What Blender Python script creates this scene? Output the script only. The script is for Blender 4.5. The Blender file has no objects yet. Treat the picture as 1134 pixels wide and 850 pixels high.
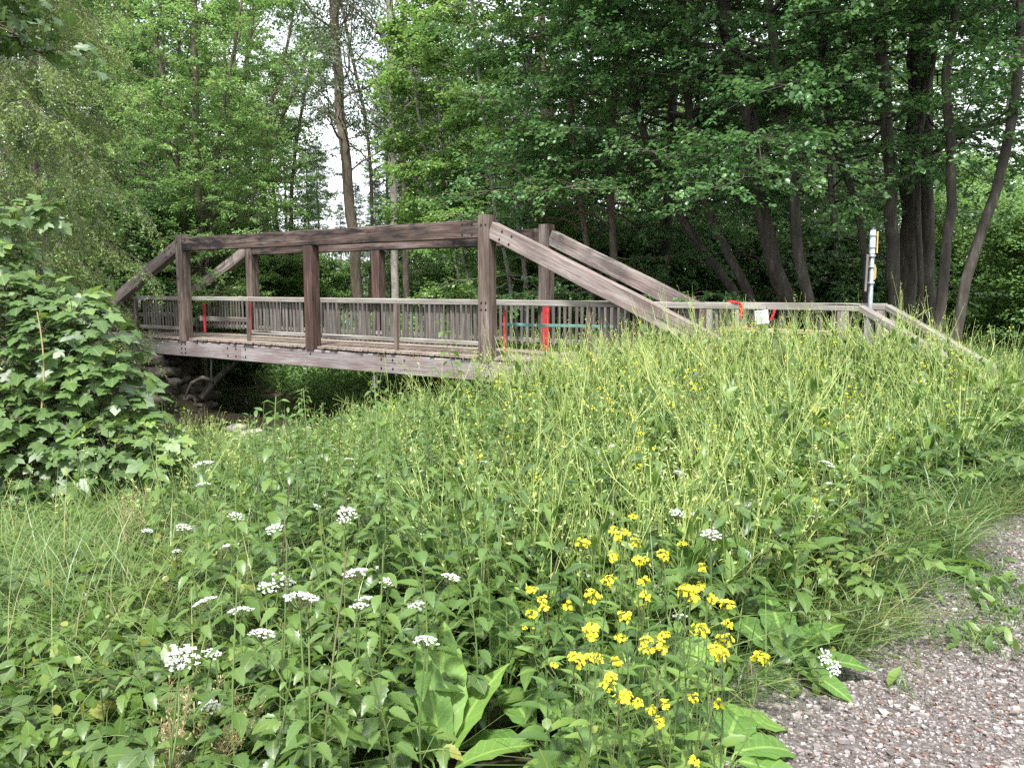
import bpy, math, random
import numpy as np
from mathutils import Vector

rng = np.random.default_rng(11)
random.seed(11)
R = math.radians
scene = bpy.context.scene
COL = scene.collection

# ------------------------------------------------------------------ camera
F = 850.0                      # focal length in pixels of the 1134 wide photograph
PITCH = math.atan(93 / F)
CAMZ = 1.6
FWD = np.array([0, math.cos(PITCH), -math.sin(PITCH)])
UPV = np.array([0, math.sin(PITCH), math.cos(PITCH)])


def ray(u, v):
    return np.array([1, 0, 0]) * ((u - 567) / F) + UPV * ((425 - v) / F) + FWD


def at(u, v, y):
    """world point seen at pixel (u, v) standing y metres ahead"""
    d = ray(u, v)
    s = y / d[1]
    return np.array([d[0] * s, y, CAMZ + d[2] * s])


def proj(x, y, z):
    zz = z - CAMZ
    dep = y * FWD[1] + zz * FWD[2]
    up = y * UPV[1] + zz * UPV[2]
    dep = np.where(dep < .05, .05, dep)
    return 567 + F * x / dep, 425 - F * up / dep


# ------------------------------------------------------------------ bridge frame and terrain
P0 = np.array([-9.2, 21.7])
UX = np.array([.828, -.561]); UX = UX / np.linalg.norm(UX)
NX = np.array([-UX[1], UX[0]])


def sst(e0, e1, x):
    t = np.clip((x - e0) / (e1 - e0), 0, 1)
    return t * t * (3 - 2 * t)


def ab(x, y):
    return (x - P0[0]) * UX[0] + (y - P0[1]) * UX[1], (x - P0[0]) * NX[0] + (y - P0[1]) * NX[1]


PA = np.array([-80, -7, -2.4, -1.3, 0.2, 1.2, 5.4, 7.0, 9.5, 12, 15, 18, 80.])
PZ = np.array([1.2, .6, .35, -.8, -1.75, -2.0, -2.0, -1.62, -1.15, -.62, -.12, 0, 0.])


def path_d(x, y):
    """metres inside the gravel path from its left edge (negative = in the weeds)"""
    d = (x - .94) * .742 - (y - 2.48) * .670
    return d + .10 * np.sin(y * 2.3 + x) + .05 * np.sin(y * 5.1) + .05


def gz(x, y):
    x = np.asarray(x, float); y = np.asarray(y, float)
    a, b = ab(x, y)
    aa = a + 2.3 * np.clip(b - .4, 0, 5)
    z = np.interp(aa, PA, PZ)
    bank = -1.66 + .85 * np.clip(b - 3.3, 0, 2.1) - 3 * sst(0, -1.2, a) - 3 * sst(6, 12, a) * 0
    z = np.where(b > 3.3, np.maximum(z, np.minimum(bank, .1)), z)
    bump = .46 * sst(9.5, 15, a) * (1 - sst(17.6, 21, a)) * (1 - sst(1.6, 5.5, np.abs(b - 1.15)))
    z = z + bump
    z = z - .55 * sst(4.6, 8, x) * sst(7.5, 11, y)
    z = z + .05 * np.sin(x * 1.3 + .7) * np.sin(y * 1.1) * (1 - sst(-.6, 0, path_d(x, y)) * (y < 9))
    far = sst(30, 90, y)
    return z + far * 1.5


# ------------------------------------------------------------------ mesh accumulation
def vnorm(a):
    return a / np.maximum(np.linalg.norm(a, axis=-1, keepdims=True), 1e-9)


class MB:
    def __init__(s):
        s.v = []; s.q = []; s.t = []; s.l = []; s.n = 0

    def add(s, v, q=None, t=None, lf=None):
        v = np.asarray(v, np.float32).reshape(-1, 3)
        if q is not None and len(q):
            s.q.append(np.asarray(q, np.int32).reshape(-1, 4) + s.n)
        if t is not None and len(t):
            s.t.append(np.asarray(t, np.int32).reshape(-1, 3) + s.n)
        s.v.append(v)
        s.l.append(np.zeros((len(v), 3), np.float32) if lf is None else np.asarray(lf, np.float32).reshape(-1, 3))
        s.n += len(v)
        return s

    def mesh(s, name, mat, smooth=True):
        me = bpy.data.meshes.new(name)
        if s.n == 0:
            return me
        v = np.concatenate(s.v); l = np.concatenate(s.l)
        q = np.concatenate(s.q) if s.q else np.zeros((0, 4), np.int32)
        t = np.concatenate(s.t) if s.t else np.zeros((0, 3), np.int32)
        loops = np.concatenate([q.ravel(), t.ravel()])
        starts = np.concatenate([np.arange(len(q)) * 4, len(q) * 4 + np.arange(len(t)) * 3]).astype(np.int32)
        me.vertices.add(len(v)); me.loops.add(len(loops)); me.polygons.add(len(starts))
        me.vertices.foreach_set('co', v.ravel())
        me.loops.foreach_set('vertex_index', loops.astype(np.int32))
        me.polygons.foreach_set('loop_start', starts)
        me.polygons.foreach_set('use_smooth', np.full(len(starts), smooth, bool))
        at_ = me.attributes.new('lf', 'FLOAT_VECTOR', 'POINT')
        at_.data.foreach_set('vector', l.ravel())
        me.update(calc_edges=True)
        if mat:
            me.materials.append(mat)
        return me

    def build(s, name, mat, parent=None, smooth=True, loc=None):
        o = bpy.data.objects.new(name, s.mesh(name, mat, smooth))
        COL.objects.link(o)
        if parent is not None:
            o.parent = parent
        if loc is not None:
            o.location = loc
        return o


def tag(o, label=None, cat=None, group=None, kind=None):
    if label: o['label'] = label
    if cat: o['category'] = cat
    if group: o['group'] = group
    if kind: o['kind'] = kind
    return o


def thing(name, loc, label, cat, group=None, rz=0, sc=1):
    o = bpy.data.objects.new(name, None)
    COL.objects.link(o)
    o.empty_display_size = .1
    o.location = [float(c) for c in loc]
    o.rotation_euler = (0, 0, rz)
    o.scale = (sc, sc, sc)
    return tag(o, label, cat, group)


def dup(root, loc, rz=0, sc=1, label=None, tilt=(0, 0)):
    r = root.copy(); COL.objects.link(r)
    r.location = [float(c) for c in loc]; r.rotation_euler = (tilt[0], tilt[1], rz); r.scale = (sc, sc, sc)
    if label: r['label'] = label
    for ch in root.children:
        c = ch.copy(); COL.objects.link(c); c.parent = r
        for g in ch.children:
            d = g.copy(); COL.objects.link(d); d.parent = c
    return r


def tubes(mb, P, Rr, sides=5, rnd=None, cap=False):
    """P [K,M,3] polylines, Rr [K,M] radii"""
    P = np.asarray(P, float); Rr = np.asarray(Rr, float)
    if P.ndim == 2:
        P = P[None]; Rr = Rr[None]
    K, M, _ = P.shape
    if K == 0: return
    T = np.empty_like(P)
    T[:, 1:-1] = P[:, 2:] - P[:, :-2]; T[:, 0] = P[:, 1] - P[:, 0]; T[:, -1] = P[:, -1] - P[:, -2]
    T = vnorm(T)
    mean = vnorm(P[:, -1] - P[:, 0])
    ref = np.zeros((K, 3)); ref[np.arange(K), np.argmin(np.abs(mean), axis=1)] = 1
    N1 = vnorm(np.cross(T, ref[:, None, :])); N2 = np.cross(T, N1)
    ang = np.arange(sides) * 2 * np.pi / sides
    ring = N1[:, :, None, :] * np.cos(ang)[None, None, :, None] + N2[:, :, None, :] * np.sin(ang)[None, None, :, None]
    V = P[:, :, None, :] + ring * Rr[:, :, None, None]
    seg = np.linalg.norm(np.diff(P, axis=1), axis=2)
    along = np.concatenate([np.zeros((K, 1)), np.cumsum(seg, 1)], 1)
    off = rng.random(K) * 20 if rnd is None else np.asarray(rnd)
    lf = np.empty((K, M, sides, 3))
    lf[..., 0] = (np.cos(ang)[None, None, :] * Rr[:, :, None]); lf[..., 1] = along[:, :, None]
    lf[..., 2] = (off[:, None, None]) % 1.0
    idx = np.arange(K * M * sides).reshape(K, M, sides)
    a = idx[:, :-1]; b = idx[:, 1:]
    q = np.stack([a, np.roll(a, -1, 2), np.roll(b, -1, 2), b], -1).reshape(-1, 4)
    tr = None
    if cap:
        e = idx[:, -1]
        tr = np.concatenate([np.stack([e[:, 0], e[:, i], e[:, i + 1]], -1) for i in range(1, sides - 1)])
    mb.add(V.reshape(-1, 3), q, tr, lf.reshape(-1, 3))


def scatter(mb, tpl, pos, axis, nrm, size, rnd=None, wid=None):
    tv, tq, tt = tpl
    pos = np.asarray(pos, float).reshape(-1, 3); K = len(pos)
    if K == 0: return
    axis = vnorm(np.broadcast_to(axis, (K, 3)).astype(float)); nrm = np.broadcast_to(nrm, (K, 3)).astype(float)
    side = vnorm(np.cross(axis, nrm)); nn = np.cross(side, axis)
    size = np.broadcast_to(size, (K,)).astype(float)
    wid = size if wid is None else size * wid
    V = (pos[:, None] + side[:, None] * (tv[None, :, 0, None] * wid[:, None, None])
         + axis[:, None] * (tv[None, :, 1, None] * size[:, None, None])
         + nn[:, None] * (tv[None, :, 2, None] * size[:, None, None]))
    n = len(tv)
    off = (np.arange(K) * n)[:, None, None]
    rnd = rng.random(K) if rnd is None else np.broadcast_to(rnd, (K,))
    lf = np.empty((K, n, 3)); lf[..., 0] = tv[None, :, 0]; lf[..., 1] = tv[None, :, 1]; lf[..., 2] = rnd[:, None]
    q = None if tq is None else (np.asarray(tq)[None] + off).reshape(-1, 4)
    t = None if tt is None else (np.asarray(tt)[None] + off).reshape(-1, 3)
    mb.add(V.reshape(-1, 3), q, t, lf.reshape(-1, 3))


def blades(mb, pos, d, length, width, bend, M=4, rnd=None):
    """grass blades: start up along unit d (mostly up), bending over by 'bend' towards their azimuth"""
    K = len(pos)
    if K == 0: return
    s = np.linspace(0, 1, M)
    hz = d.copy(); hz[:, 2] = 0; hz = vnorm(hz + 1e-6)
    L = length[:, None, None]
    C = pos[:, None] + d[:, None] * (s[None, :, None] * L) + hz[:, None] * (bend[:, None] * s[None] ** 2)[..., None] * L
    C[..., 2] -= (bend[:, None] * .55 * s[None] ** 2.5) * length[:, None]
    side = np.cross(hz, [0, 0, 1.])
    j = rng.normal(0, .5, (K, 1)); side = vnorm(side + hz * j)
    w = width[:, None] * np.array([.7, 1, .75, .05] if M == 4 else np.interp(s, [0, .3, .7, 1], [.7, 1, .75, .05]))[None]
    A = C - side[:, None] * w[..., None] * .5; B = C + side[:, None] * w[..., None] * .5
    V = np.stack([A, B], 2)
    idx = np.arange(K * M * 2).reshape(K, M, 2)
    q = np.stack([idx[:, :-1, 0], idx[:, :-1, 1], idx[:, 1:, 1], idx[:, 1:, 0]], -1).reshape(-1, 4)
    rnd = rng.random(K) if rnd is None else rnd
    lf = np.empty((K, M, 2, 3)); lf[..., 0] = np.array([-.5, .5]); lf[..., 1] = s[None, :, None]; lf[..., 2] = rnd[:, None, None]
    mb.add(V.reshape(-1, 3), q, None, lf.reshape(-1, 3))


def beam(mb, p0, p1, w, h, up=(0, 0, 1), ch=.012, sag=0):
    """oriented timber: w across, h along 'up', chamfered edges"""
    p0 = np.asarray(p0, float); p1 = np.asarray(p1, float)
    d = vnorm(p1 - p0); L = np.linalg.norm(p1 - p0)
    s = vnorm(np.cross(d, np.asarray(up, float))); u = np.cross(s, d)
    w2, h2 = w / 2, h / 2; c = min(ch, w2 * .5, h2 * .5)
    sec = np.array([(-w2 + c, -h2), (w2 - c, -h2), (w2, -h2 + c), (w2, h2 - c), (w2 - c, h2), (-w2 + c, h2), (-w2, h2 - c), (-w2, -h2 + c)])
    M = max(2, int(L / .8) + 1)
    pts = p0[None] + d[None] * np.linspace(0, L, M)[:, None]
    if M > 2:
        pts[1:-1] += (rng.normal(0, .0025, (M - 2, 1)) * s + rng.normal(0, .0025, (M - 2, 1)) * u)
    V = pts[:, None] + s * sec[None, :, :1] + u * sec[None, :, 1:]
    idx = np.arange(M * 8).reshape(M, 8)
    a, b = idx[:-1], idx[1:]
    q = np.stack([a, np.roll(a, -1, 1), np.roll(b, -1, 1), b], -1).reshape(-1, 4)
    caps = []
    for e, fl in ((idx[0], 1), (idx[-1], 0)):
        for k in ((0, 1, 2, 7), (7, 2, 3, 6), (6, 3, 4, 5)):
            f = [e[i] for i in k]
            caps.append(f[::-1] if fl else f)
    o = rng.random(3) * 30
    lf = np.empty((M, 8, 3)); lf[..., 0] = sec[None, :, 0] + o[0]; lf[..., 1] = sec[None, :, 1] + o[1]
    lf[..., 2] = np.linspace(0, L, M)[:, None] + o[2]
    mb.add(V.reshape(-1, 3), np.concatenate([q, np.array(caps)]), None, lf.reshape(-1, 3))
    return mb


# ------------------------------------------------------------------ leaf templates  (x across, y along, z up), unit length
KITE = (np.array([(0, 0, 0), (.34, .42, .06), (0, 1, -.08), (-.34, .42, .06)], float), None, [(0, 1, 2), (0, 2, 3)])
ROUND = (np.array([(0, 0, 0), (.34, .25, .05), (.38, .65, .03), (0, 1, -.1), (-.38, .65, .03), (-.34, .25, .05), (0, .5, -.02)], float), None,
         [(6, 0, 1), (6, 1, 2), (6, 2, 3), (6, 3, 4), (6, 4, 5), (6, 5, 0)])
NEEDLE = (np.array([(0, 0, 0), (.11, .5, .02), (0, 1, -.05), (-.11, .5, .02)], float), [(0, 1, 2, 3)], None)
PETAL = (np.array([(0, 0, 0), (.4, .55, .1), (.2, 1, .05), (-.2, 1, .05), (-.4, .55, .1)], float), [(0, 1, 2, 3)], [(0, 3, 4)])


def ovate(n=5, w=.3, droop=.18, fold=.12, teeth=0., wave=0., peak=.42, stalk=0.):
    vs = []; q = []
    for i in range(n + 1):
        v = i / n
        x = v ** (math.log(.5) / math.log(peak))
        ww = w * math.sin(math.pi * min(1, max(0, x))) ** .85 if 0 < i < n else .004
        if teeth and 0 < i < n:
            ww *= 1 + (teeth if i % 2 else -teeth)
        z = -droop * v * v
        wz = wave * math.sin(v * 19)
        vs += [(-ww, v, z + fold * ww + wz), (0, v - (teeth * .12 if i % 2 else 0) * 0, z), (ww, v, z + fold * ww - wz)]
        if i:
            b = 3 * i
            q += [(b - 3, b - 2, b + 1, b), (b - 2, b - 1, b + 2, b + 1)]
    return (np.array(vs, float), q, None)


OVATE = ovate(6, .31, .2, .25, .05)
SERRATE = ovate(12, .27, .32, .3, .10, .006, peak=.36)
LANCE = ovate(5, .13, .3, .3, .0)
LANCEB = ovate(7, .17, .35, .35, .06, .01)
DOCK = ovate(12, .17, .42, .30, .05, .018, peak=.48)
half = [(0, 0), (.20, -.10), (.42, .0), (.30, .17), (.46, .24), (.64, .50), (.42, .49), (.27, .47), (.33, .62), (.22, .74), (0, 1.0)]
_o = half + [(-x, y) for x, y in half[-2:0:-1]]
_mv = [(x, y, -.22 * (x * x) - .14 * y * y + .10 * abs(x)) for x, y in _o] + [(0, .30, .0)]
MAPLE = (np.array(_mv), None, [(len(_o), i, (i + 1) % len(_o)) for i in range(len(_o))])


# ------------------------------------------------------------------ materials
def newmat(name):
    m = bpy.data.materials.new(name); m.use_nodes = True
    nt = m.node_tree; nt.nodes.clear()
    return m, nt, nt.nodes.new


def ramp(nt, stops):
    r = nt.nodes.new('ShaderNodeValToRGB')
    cr = r.color_ramp
    while len(cr.elements) < len(stops): cr.elements.new(.5)
    for e, (p, c) in zip(cr.elements, stops):
        e.position = p; e.color = (c[0], c[1], c[2], 1)
    return r


def leaf_mat(name, stops, rough=.42, trans=.35, tcol=None, vein=0., spec=.5, bump=0.):
    m, nt, N = newmat(name); L = nt.links.new
    att = N('ShaderNodeAttribute'); att.attribute_name = 'lf'
    sep = N('ShaderNodeSeparateXYZ'); L(att.outputs['Vector'], sep.inputs[0])
    geo = N('ShaderNodeNewGeometry')
    oi = N('ShaderNodeObjectInfo')
    nz = N('ShaderNodeTexNoise'); nz.inputs['Scale'].default_value = .9; nz.inputs['Detail'].default_value = 2
    L(geo.outputs['Position'], nz.inputs['Vector'])
    mx = N('ShaderNodeMath'); mx.operation = 'MULTIPLY_ADD'; L(nz.outputs[0], mx.inputs[0]); mx.inputs[1].default_value = .6; mx.inputs[2].default_value = -.3
    ad = N('ShaderNodeMath'); ad.operation = 'ADD'; L(sep.outputs[2], ad.inputs[0]); L(mx.outputs[0], ad.inputs[1])
    ad2 = N('ShaderNodeMath'); ad2.operation = 'MULTIPLY_ADD'; L(oi.outputs['Random'], ad2.inputs[0]); ad2.inputs[1].default_value = .16; 
    sb = N('ShaderNodeMath'); sb.operation = 'SUBTRACT'; L(ad.outputs[0], sb.inputs[0]); sb.inputs[1].default_value = .08
    L(sb.outputs[0], ad2.inputs[2])
    r = ramp(nt, stops); L(ad2.outputs[0], r.inputs[0])
    col = r.outputs[0]
    hsv = None
    if vein:
        ab_ = N('ShaderNodeMath'); ab_.operation = 'ABSOLUTE'; L(sep.outputs[0], ab_.inputs[0])
        # side veins: stripes of (y*9 - |x|*7)
        s1 = N('ShaderNodeMath'); s1.operation = 'MULTIPLY'; L(sep.outputs[1], s1.inputs[0]); s1.inputs[1].default_value = 9
        s2 = N('ShaderNodeMath'); s2.operation = 'MULTIPLY_ADD'; L(ab_.outputs[0], s2.inputs[0]); s2.inputs[1].default_value = -8; L(s1.outputs[0], s2.inputs[2])
        fr = N('ShaderNodeMath'); fr.operation = 'FRACT'; L(s2.outputs[0], fr.inputs[0])
        lt = N('ShaderNodeMath'); lt.operation = 'LESS_THAN'; L(fr.outputs[0], lt.inputs[0]); lt.inputs[1].default_value = .13
        ml = N('ShaderNodeMath'); ml.operation = 'MULTIPLY'; L(lt.outputs[0], ml.inputs[0]); ml.inputs[1].default_value = .45
        mr = N('ShaderNodeMath'); mr.operation = 'LESS_THAN'; L(ab_.outputs[0], mr.inputs[0]); mr.inputs[1].default_value = .014
        mxx = N('ShaderNodeMath'); mxx.operation = 'MAXIMUM'; L(ml.outputs[0], mxx.inputs[0]); L(mr.outputs[0], mxx.inputs[1])
        mv = N('ShaderNodeMath'); mv.operation = 'MULTIPLY'; L(mxx.outputs[0], mv.inputs[0]); mv.inputs[1].default_value = vein
        mc = N('ShaderNodeMix'); mc.data_type = 'RGBA'; L(mv.outputs[0], mc.inputs[0]); L(col, mc.inputs[6])
        c = stops[-1][1]; mc.inputs[7].default_value = (min(1, c[0] * 1.6 + .05), min(1, c[1] * 1.4 + .05), c[2] * 1.4 + .03, 1)
        col = mc.outputs[2]
    p = N('ShaderNodeBsdfPrincipled'); L(col, p.inputs['Base Color']); p.inputs['Roughness'].default_value = rough
    p.inputs['Specular IOR Level'].default_value = spec
    if bump:
        n2 = N('ShaderNodeTexNoise'); n2.inputs['Scale'].default_value = 60; L(geo.outputs['Position'], n2.inputs['Vector'])
        bm = N('ShaderNodeBump'); bm.inputs['Strength'].default_value = bump; bm.inputs['Distance'].default_value = .004
        L(n2.outputs[0], bm.inputs['Height']); L(bm.outputs[0], p.inputs['Normal'])
    t = N('ShaderNodeBsdfTranslucent')
    hs = N('ShaderNodeHueSaturation'); hs.inputs['Hue'].default_value = .485; hs.inputs['Saturation'].default_value = 1.1; hs.inputs['Value'].default_value = 1.5
    L(col, hs.inputs['Color']); L(hs.outputs[0], t.inputs['Color'])
    mix = N('ShaderNodeMixShader'); mix.inputs[0].default_value = trans
    L(p.outputs[0], mix.inputs[1]); L(t.outputs[0], mix.inputs[2])
    o = N('ShaderNodeOutputMaterial'); L(mix.outputs[0], o.inputs[0])
    return m


def wood_mat(name, stops, stain=(.02, .015, .013), stain_amt=.4, rough=.8, grain=1.0):
    m, nt, N = newmat(name); L = nt.links.new
    att = N('ShaderNodeAttribute'); att.attribute_name = 'lf'
    mp = N('ShaderNodeMapping'); L(att.outputs['Vector'], mp.inputs[0]); mp.inputs['Scale'].default_value = (38 * grain, 38 * grain, 1.4)
    n1 = N('ShaderNodeTexNoise'); n1.inputs['Scale'].default_value = 1; n1.inputs['Detail'].default_value = 6; n1.inputs['Roughness'].default_value = .65
    L(mp.outputs[0], n1.inputs['Vector'])
    mp2 = N('ShaderNodeMapping'); L(att.outputs['Vector'], mp2.inputs[0]); mp2.inputs['Scale'].default_value = (5, 5, .55)
    n2 = N('ShaderNodeTexNoise'); n2.inputs['Scale'].default_value = 1; n2.inputs['Detail'].default_value = 5; n2.inputs['Roughness'].default_value = .6
    L(mp2.outputs[0], n2.inputs['Vector'])
    r = ramp(nt, stops)
    mm = N('ShaderNodeMath'); mm.operation = 'MULTIPLY_ADD'; L(n1.outputs[0], mm.inputs[0]); mm.inputs[1].default_value = 1.1; mm.inputs[2].default_value = -.55
    m2 = N('ShaderNodeMath'); m2.operation = 'ADD'; L(mm.outputs[0], m2.inputs[0]); L(n2.outputs[0], m2.inputs[1])
    L(m2.outputs[0], r.inputs[0])
    rs = ramp(nt, [(.46, (0, 0, 0)), (.58, (1, 1, 1))])
    mp3 = N('ShaderNodeMapping'); L(att.outputs['Vector'], mp3.inputs[0]); mp3.inputs['Scale'].default_value = (4.5, 4.5, .9); mp3.inputs['Location'].default_value = (7, 3, 11)
    n3 = N('ShaderNodeTexNoise'); n3.inputs['Scale'].default_value = 1; n3.inputs['Detail'].default_value = 8; n3.inputs['Roughness'].default_value = .7
    L(mp3.outputs[0], n3.inputs['Vector']); L(n3.outputs[0], rs.inputs[0])
    ms = N('ShaderNodeMath'); ms.operation = 'MULTIPLY'; L(rs.outputs[0], ms.inputs[0]); ms.inputs[1].default_value = stain_amt
    mc = N('ShaderNodeMix'); mc.data_type = 'RGBA'; L(ms.outputs[0], mc.inputs[0]); L(r.outputs[0], mc.inputs[6]); mc.inputs[7].default_value = (*stain, 1)
    # cracks along the grain
    mp4 = N('ShaderNodeMapping'); L(att.outputs['Vector'], mp4.inputs[0]); mp4.inputs['Scale'].default_value = (30, 30, .5); mp4.inputs['Location'].default_value = (1, 5, 2)
    n4 = N('ShaderNodeTexNoise'); n4.inputs['Scale'].default_value = 1; n4.inputs['Detail'].default_value = 2; L(mp4.outputs[0], n4.inputs['Vector'])
    rc = ramp(nt, [(.30, (1, 1, 1)), (.36, (0, 0, 0))]); L(n4.outputs[0], rc.inputs[0])
    mc2 = N('ShaderNodeMix'); mc2.data_type = 'RGBA'; L(rc.outputs[0], mc2.inputs[0]); L(mc.outputs[2], mc2.inputs[6]); mc2.inputs[7].default_value = (.02, .017, .015, 1)
    p = N('ShaderNodeBsdfPrincipled'); L(mc2.outputs[2], p.inputs['Base Color']); p.inputs['Roughness'].default_value = rough
    p.inputs['Specular IOR Level'].default_value = .3
    bm = N('ShaderNodeBump'); bm.inputs['Strength'].default_value = .6; bm.inputs['Distance'].default_value = .006
    L(n1.outputs[0], bm.inputs['Height']); L(bm.outputs[0], p.inputs['Normal'])
    o = N('ShaderNodeOutputMaterial'); L(p.outputs[0], o.inputs[0])
    return m


def bark_mat(name, stops, rough=.9, sc=(9, 9, 2.2), bump=.8):
    m, nt, N = newmat(name); L = nt.links.new
    geo = N('ShaderNodeNewGeometry')
    mp = N('ShaderNodeMapping'); L(geo.outputs['Position'], mp.inputs[0]); mp.inputs['Scale'].default_value = sc
    n1 = N('ShaderNodeTexNoise'); n1.inputs['Scale'].default_value = 1; n1.inputs['Detail'].default_value = 8; n1.inputs['Roughness'].default_value = .7
    L(mp.outputs[0], n1.inputs['Vector'])
    r = ramp(nt, stops); L(n1.outputs[0], r.inputs[0])
    p = N('ShaderNodeBsdfPrincipled'); L(r.outputs[0], p.inputs['Base Color']); p.inputs['Roughness'].default_value = rough
    p.inputs['Specular IOR Level'].default_value = .2
    bm = N('ShaderNodeBump'); bm.inputs['Strength'].default_value = bump; bm.inputs['Distance'].default_value = .03
    L(n1.outputs[0], bm.inputs['Height']); L(bm.outputs[0], p.inputs['Normal'])
    o = N('ShaderNodeOutputMaterial'); L(p.outputs[0], o.inputs[0])
    return m


def noise_mat(name, stops, scale=5, detail=8, rough=.9, bump=.4, spec=.3, dist=.02, metal=0):
    m, nt, N = newmat(name); L = nt.links.new
    geo = N('ShaderNodeNewGeometry')
    n1 = N('ShaderNodeTexNoise'); n1.inputs['Scale'].default_value = scale; n1.inputs['Detail'].default_value = detail; n1.inputs['Roughness'].default_value = .65
    L(geo.outputs['Position'], n1.inputs['Vector'])
    r = ramp(nt, stops); L(n1.outputs[0], r.inputs[0])
    p = N('ShaderNodeBsdfPrincipled'); L(r.outputs[0], p.inputs['Base Color']); p.inputs['Roughness'].default_value = rough
    p.inputs['Specular IOR Level'].default_value = spec; p.inputs['Metallic'].default_value = metal
    if bump:
        bm = N('ShaderNodeBump'); bm.inputs['Strength'].default_value = bump; bm.inputs['Distance'].default_value = dist
        L(n1.outputs[0], bm.inputs['Height']); L(bm.outputs[0], p.inputs['Normal'])
    o = N('ShaderNodeOutputMaterial'); L(p.outputs[0], o.inputs[0])
    return m


def rnd_mat(name, stops, rough=.8, spec=.3, trans=0.):
    """colour by the per-piece random number"""
    m, nt, N = newmat(name); L = nt.links.new
    att = N('ShaderNodeAttribute'); att.attribute_name = 'lf'
    sep = N('ShaderNodeSeparateXYZ'); L(att.outputs['Vector'], sep.inputs[0])
    r = ramp(nt, stops); L(sep.outputs[2], r.inputs[0])
    p = N('ShaderNodeBsdfPrincipled'); L(r.outputs[0], p.inputs['Base Color']); p.inputs['Roughness'].default_value = rough
    p.inputs['Specular IOR Level'].default_value = spec
    out = p.outputs[0]
    if trans:
        t = N('ShaderNodeBsdfTranslucent'); L(r.outputs[0], t.inputs['Color'])
        mx = N('ShaderNodeMixShader'); mx.inputs[0].default_value = trans; L(p.outputs[0], mx.inputs[1]); L(t.outputs[0], mx.inputs[2]); out = mx.outputs[0]
    o = N('ShaderNodeOutputMaterial'); L(out, o.inputs[0])
    return m


M = {}
M['alder'] = leaf_mat('alder_leaf', [(0, (.038, .09, .033)), (.5, (.076, .165, .054)), (1, (.155, .27, .095))], .38, .38)
M['alder_light'] = leaf_mat('young_leaf', [(0, (.076, .155, .042)), (.5, (.135, .245, .065)), (1, (.215, .335, .095))], .40, .44)
M['ash'] = leaf_mat('ash_leaf', [(0, (.09, .17, .055)), (.5, (.155, .27, .085)), (1, (.24, .37, .13))], .40, .46)
M['poplar'] = leaf_mat('poplar_leaf', [(0, (.045, .075, .035)), (.5, (.075, .12, .055)), (1, (.12, .17, .085))], .4, .3)
M['larch'] = leaf_mat('larch_needle', [(0, (.07, .11, .035)), (.5, (.14, .21, .06)), (1, (.26, .36, .09))], .55, .38)
M['spruce'] = leaf_mat('spruce_needle', [(0, (.012, .026, .014)), (.6, (.025, .05, .022)), (1, (.05, .08, .03))], .6, .1)
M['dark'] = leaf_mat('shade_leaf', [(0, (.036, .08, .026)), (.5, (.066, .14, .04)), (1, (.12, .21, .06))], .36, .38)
M['maple'] = leaf_mat('maple_leaf', [(0, (0.044, 0.088, 0.030)), (.55, (0.081, 0.145, 0.040)), (.85, (0.123, 0.198, 0.048)), (1, (0.194, 0.282, 0.062))], .44, .3, vein=.35, bump=.15)
M['nettle'] = leaf_mat('nettle_leaf', [(0, (0.043, 0.086, 0.025)), (.5, (0.075, 0.141, 0.034)), (1, (0.123, 0.197, 0.045))], .36, .36, vein=.22, bump=.4)
M['elder'] = leaf_mat('ground_cover_leaf', [(0, (0.039, 0.078, 0.020)), (.5, (0.074, 0.139, 0.028)), (.93, (0.121, 0.203, 0.041)), (1, (0.211, 0.226, 0.047))], .42, .36, vein=.3, bump=.25)
M['dock'] = leaf_mat('dock_leaf', [(0, (.06, .13, .03)), (.5, (.10, .20, .04)), (1, (.16, .27, .055))], .55, .34, vein=.5, bump=.5, spec=.35)
M['grass'] = leaf_mat('grass_blade', [(0, (0.045, 0.099, 0.027)), (.5, (0.088, 0.162, 0.043)), (.85, (0.158, 0.234, 0.068)), (1, (0.288, 0.279, 0.126))], .42, .36)
M['weed'] = leaf_mat('weed_leaf', [(0, (0.050, 0.104, 0.027)), (.5, (0.095, 0.176, 0.041)), (1, (0.171, 0.261, 0.059))], .40, .40)
M['stem'] = leaf_mat('weed_stem', [(0, (.17, .235, .06)), (.5, (.28, .36, .10)), (1, (.42, .48, .16))], .45, .15)
M['greenstem'] = leaf_mat('green_stem', [(0, (.07, .12, .035)), (.8, (.14, .20, .06)), (1, (.11, .075, .05))], .5, .1)
M['drygrass'] = leaf_mat('dry_grass', [(0, (.30, .24, .11)), (1, (.50, .42, .24))], .6, .3)
M['white'] = rnd_mat('white_floret', [(0, (.62, .66, .55)), (.4, (.78, .79, .74)), (1, (.84, .84, .82))], .7, .2, .25)
M['yellow'] = rnd_mat('yellow_petal', [(0, (.48, .42, .03)), (.35, (.68, .62, .03)), (.8, (.76, .72, .05)), (1, (.78, .76, .16))], .6, .2, .25)
M['bark_dark'] = bark_mat('alder_bark', [(.3, (.026, .022, .018)), (.55, (.07, .062, .05)), (.75, (.15, .138, .115))])
M['bark_brown'] = bark_mat('brown_bark', [(.3, (.06, .048, .036)), (.55, (.15, .122, .092)), (.75, (.27, .23, .18))])
M['bark_pale'] = bark_mat('pale_bark', [(.3, (.11, .10, .085)), (.5, (.24, .22, .19)), (.75, (.38, .36, .32))], sc=(5, 5, 4), bump=.4)
M['bark_twig'] = bark_mat('twig_bark', [(.3, (.07, .06, .048)), (.7, (.16, .145, .115))], bump=.2)
M['w_chord'] = wood_mat('weathered_chord', [(.25, (0.033, 0.023, 0.020)), (.5, (0.077, 0.050, 0.040)), (.78, (0.180, 0.144, 0.130))], (.014, .011, .011), 1.0)
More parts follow.
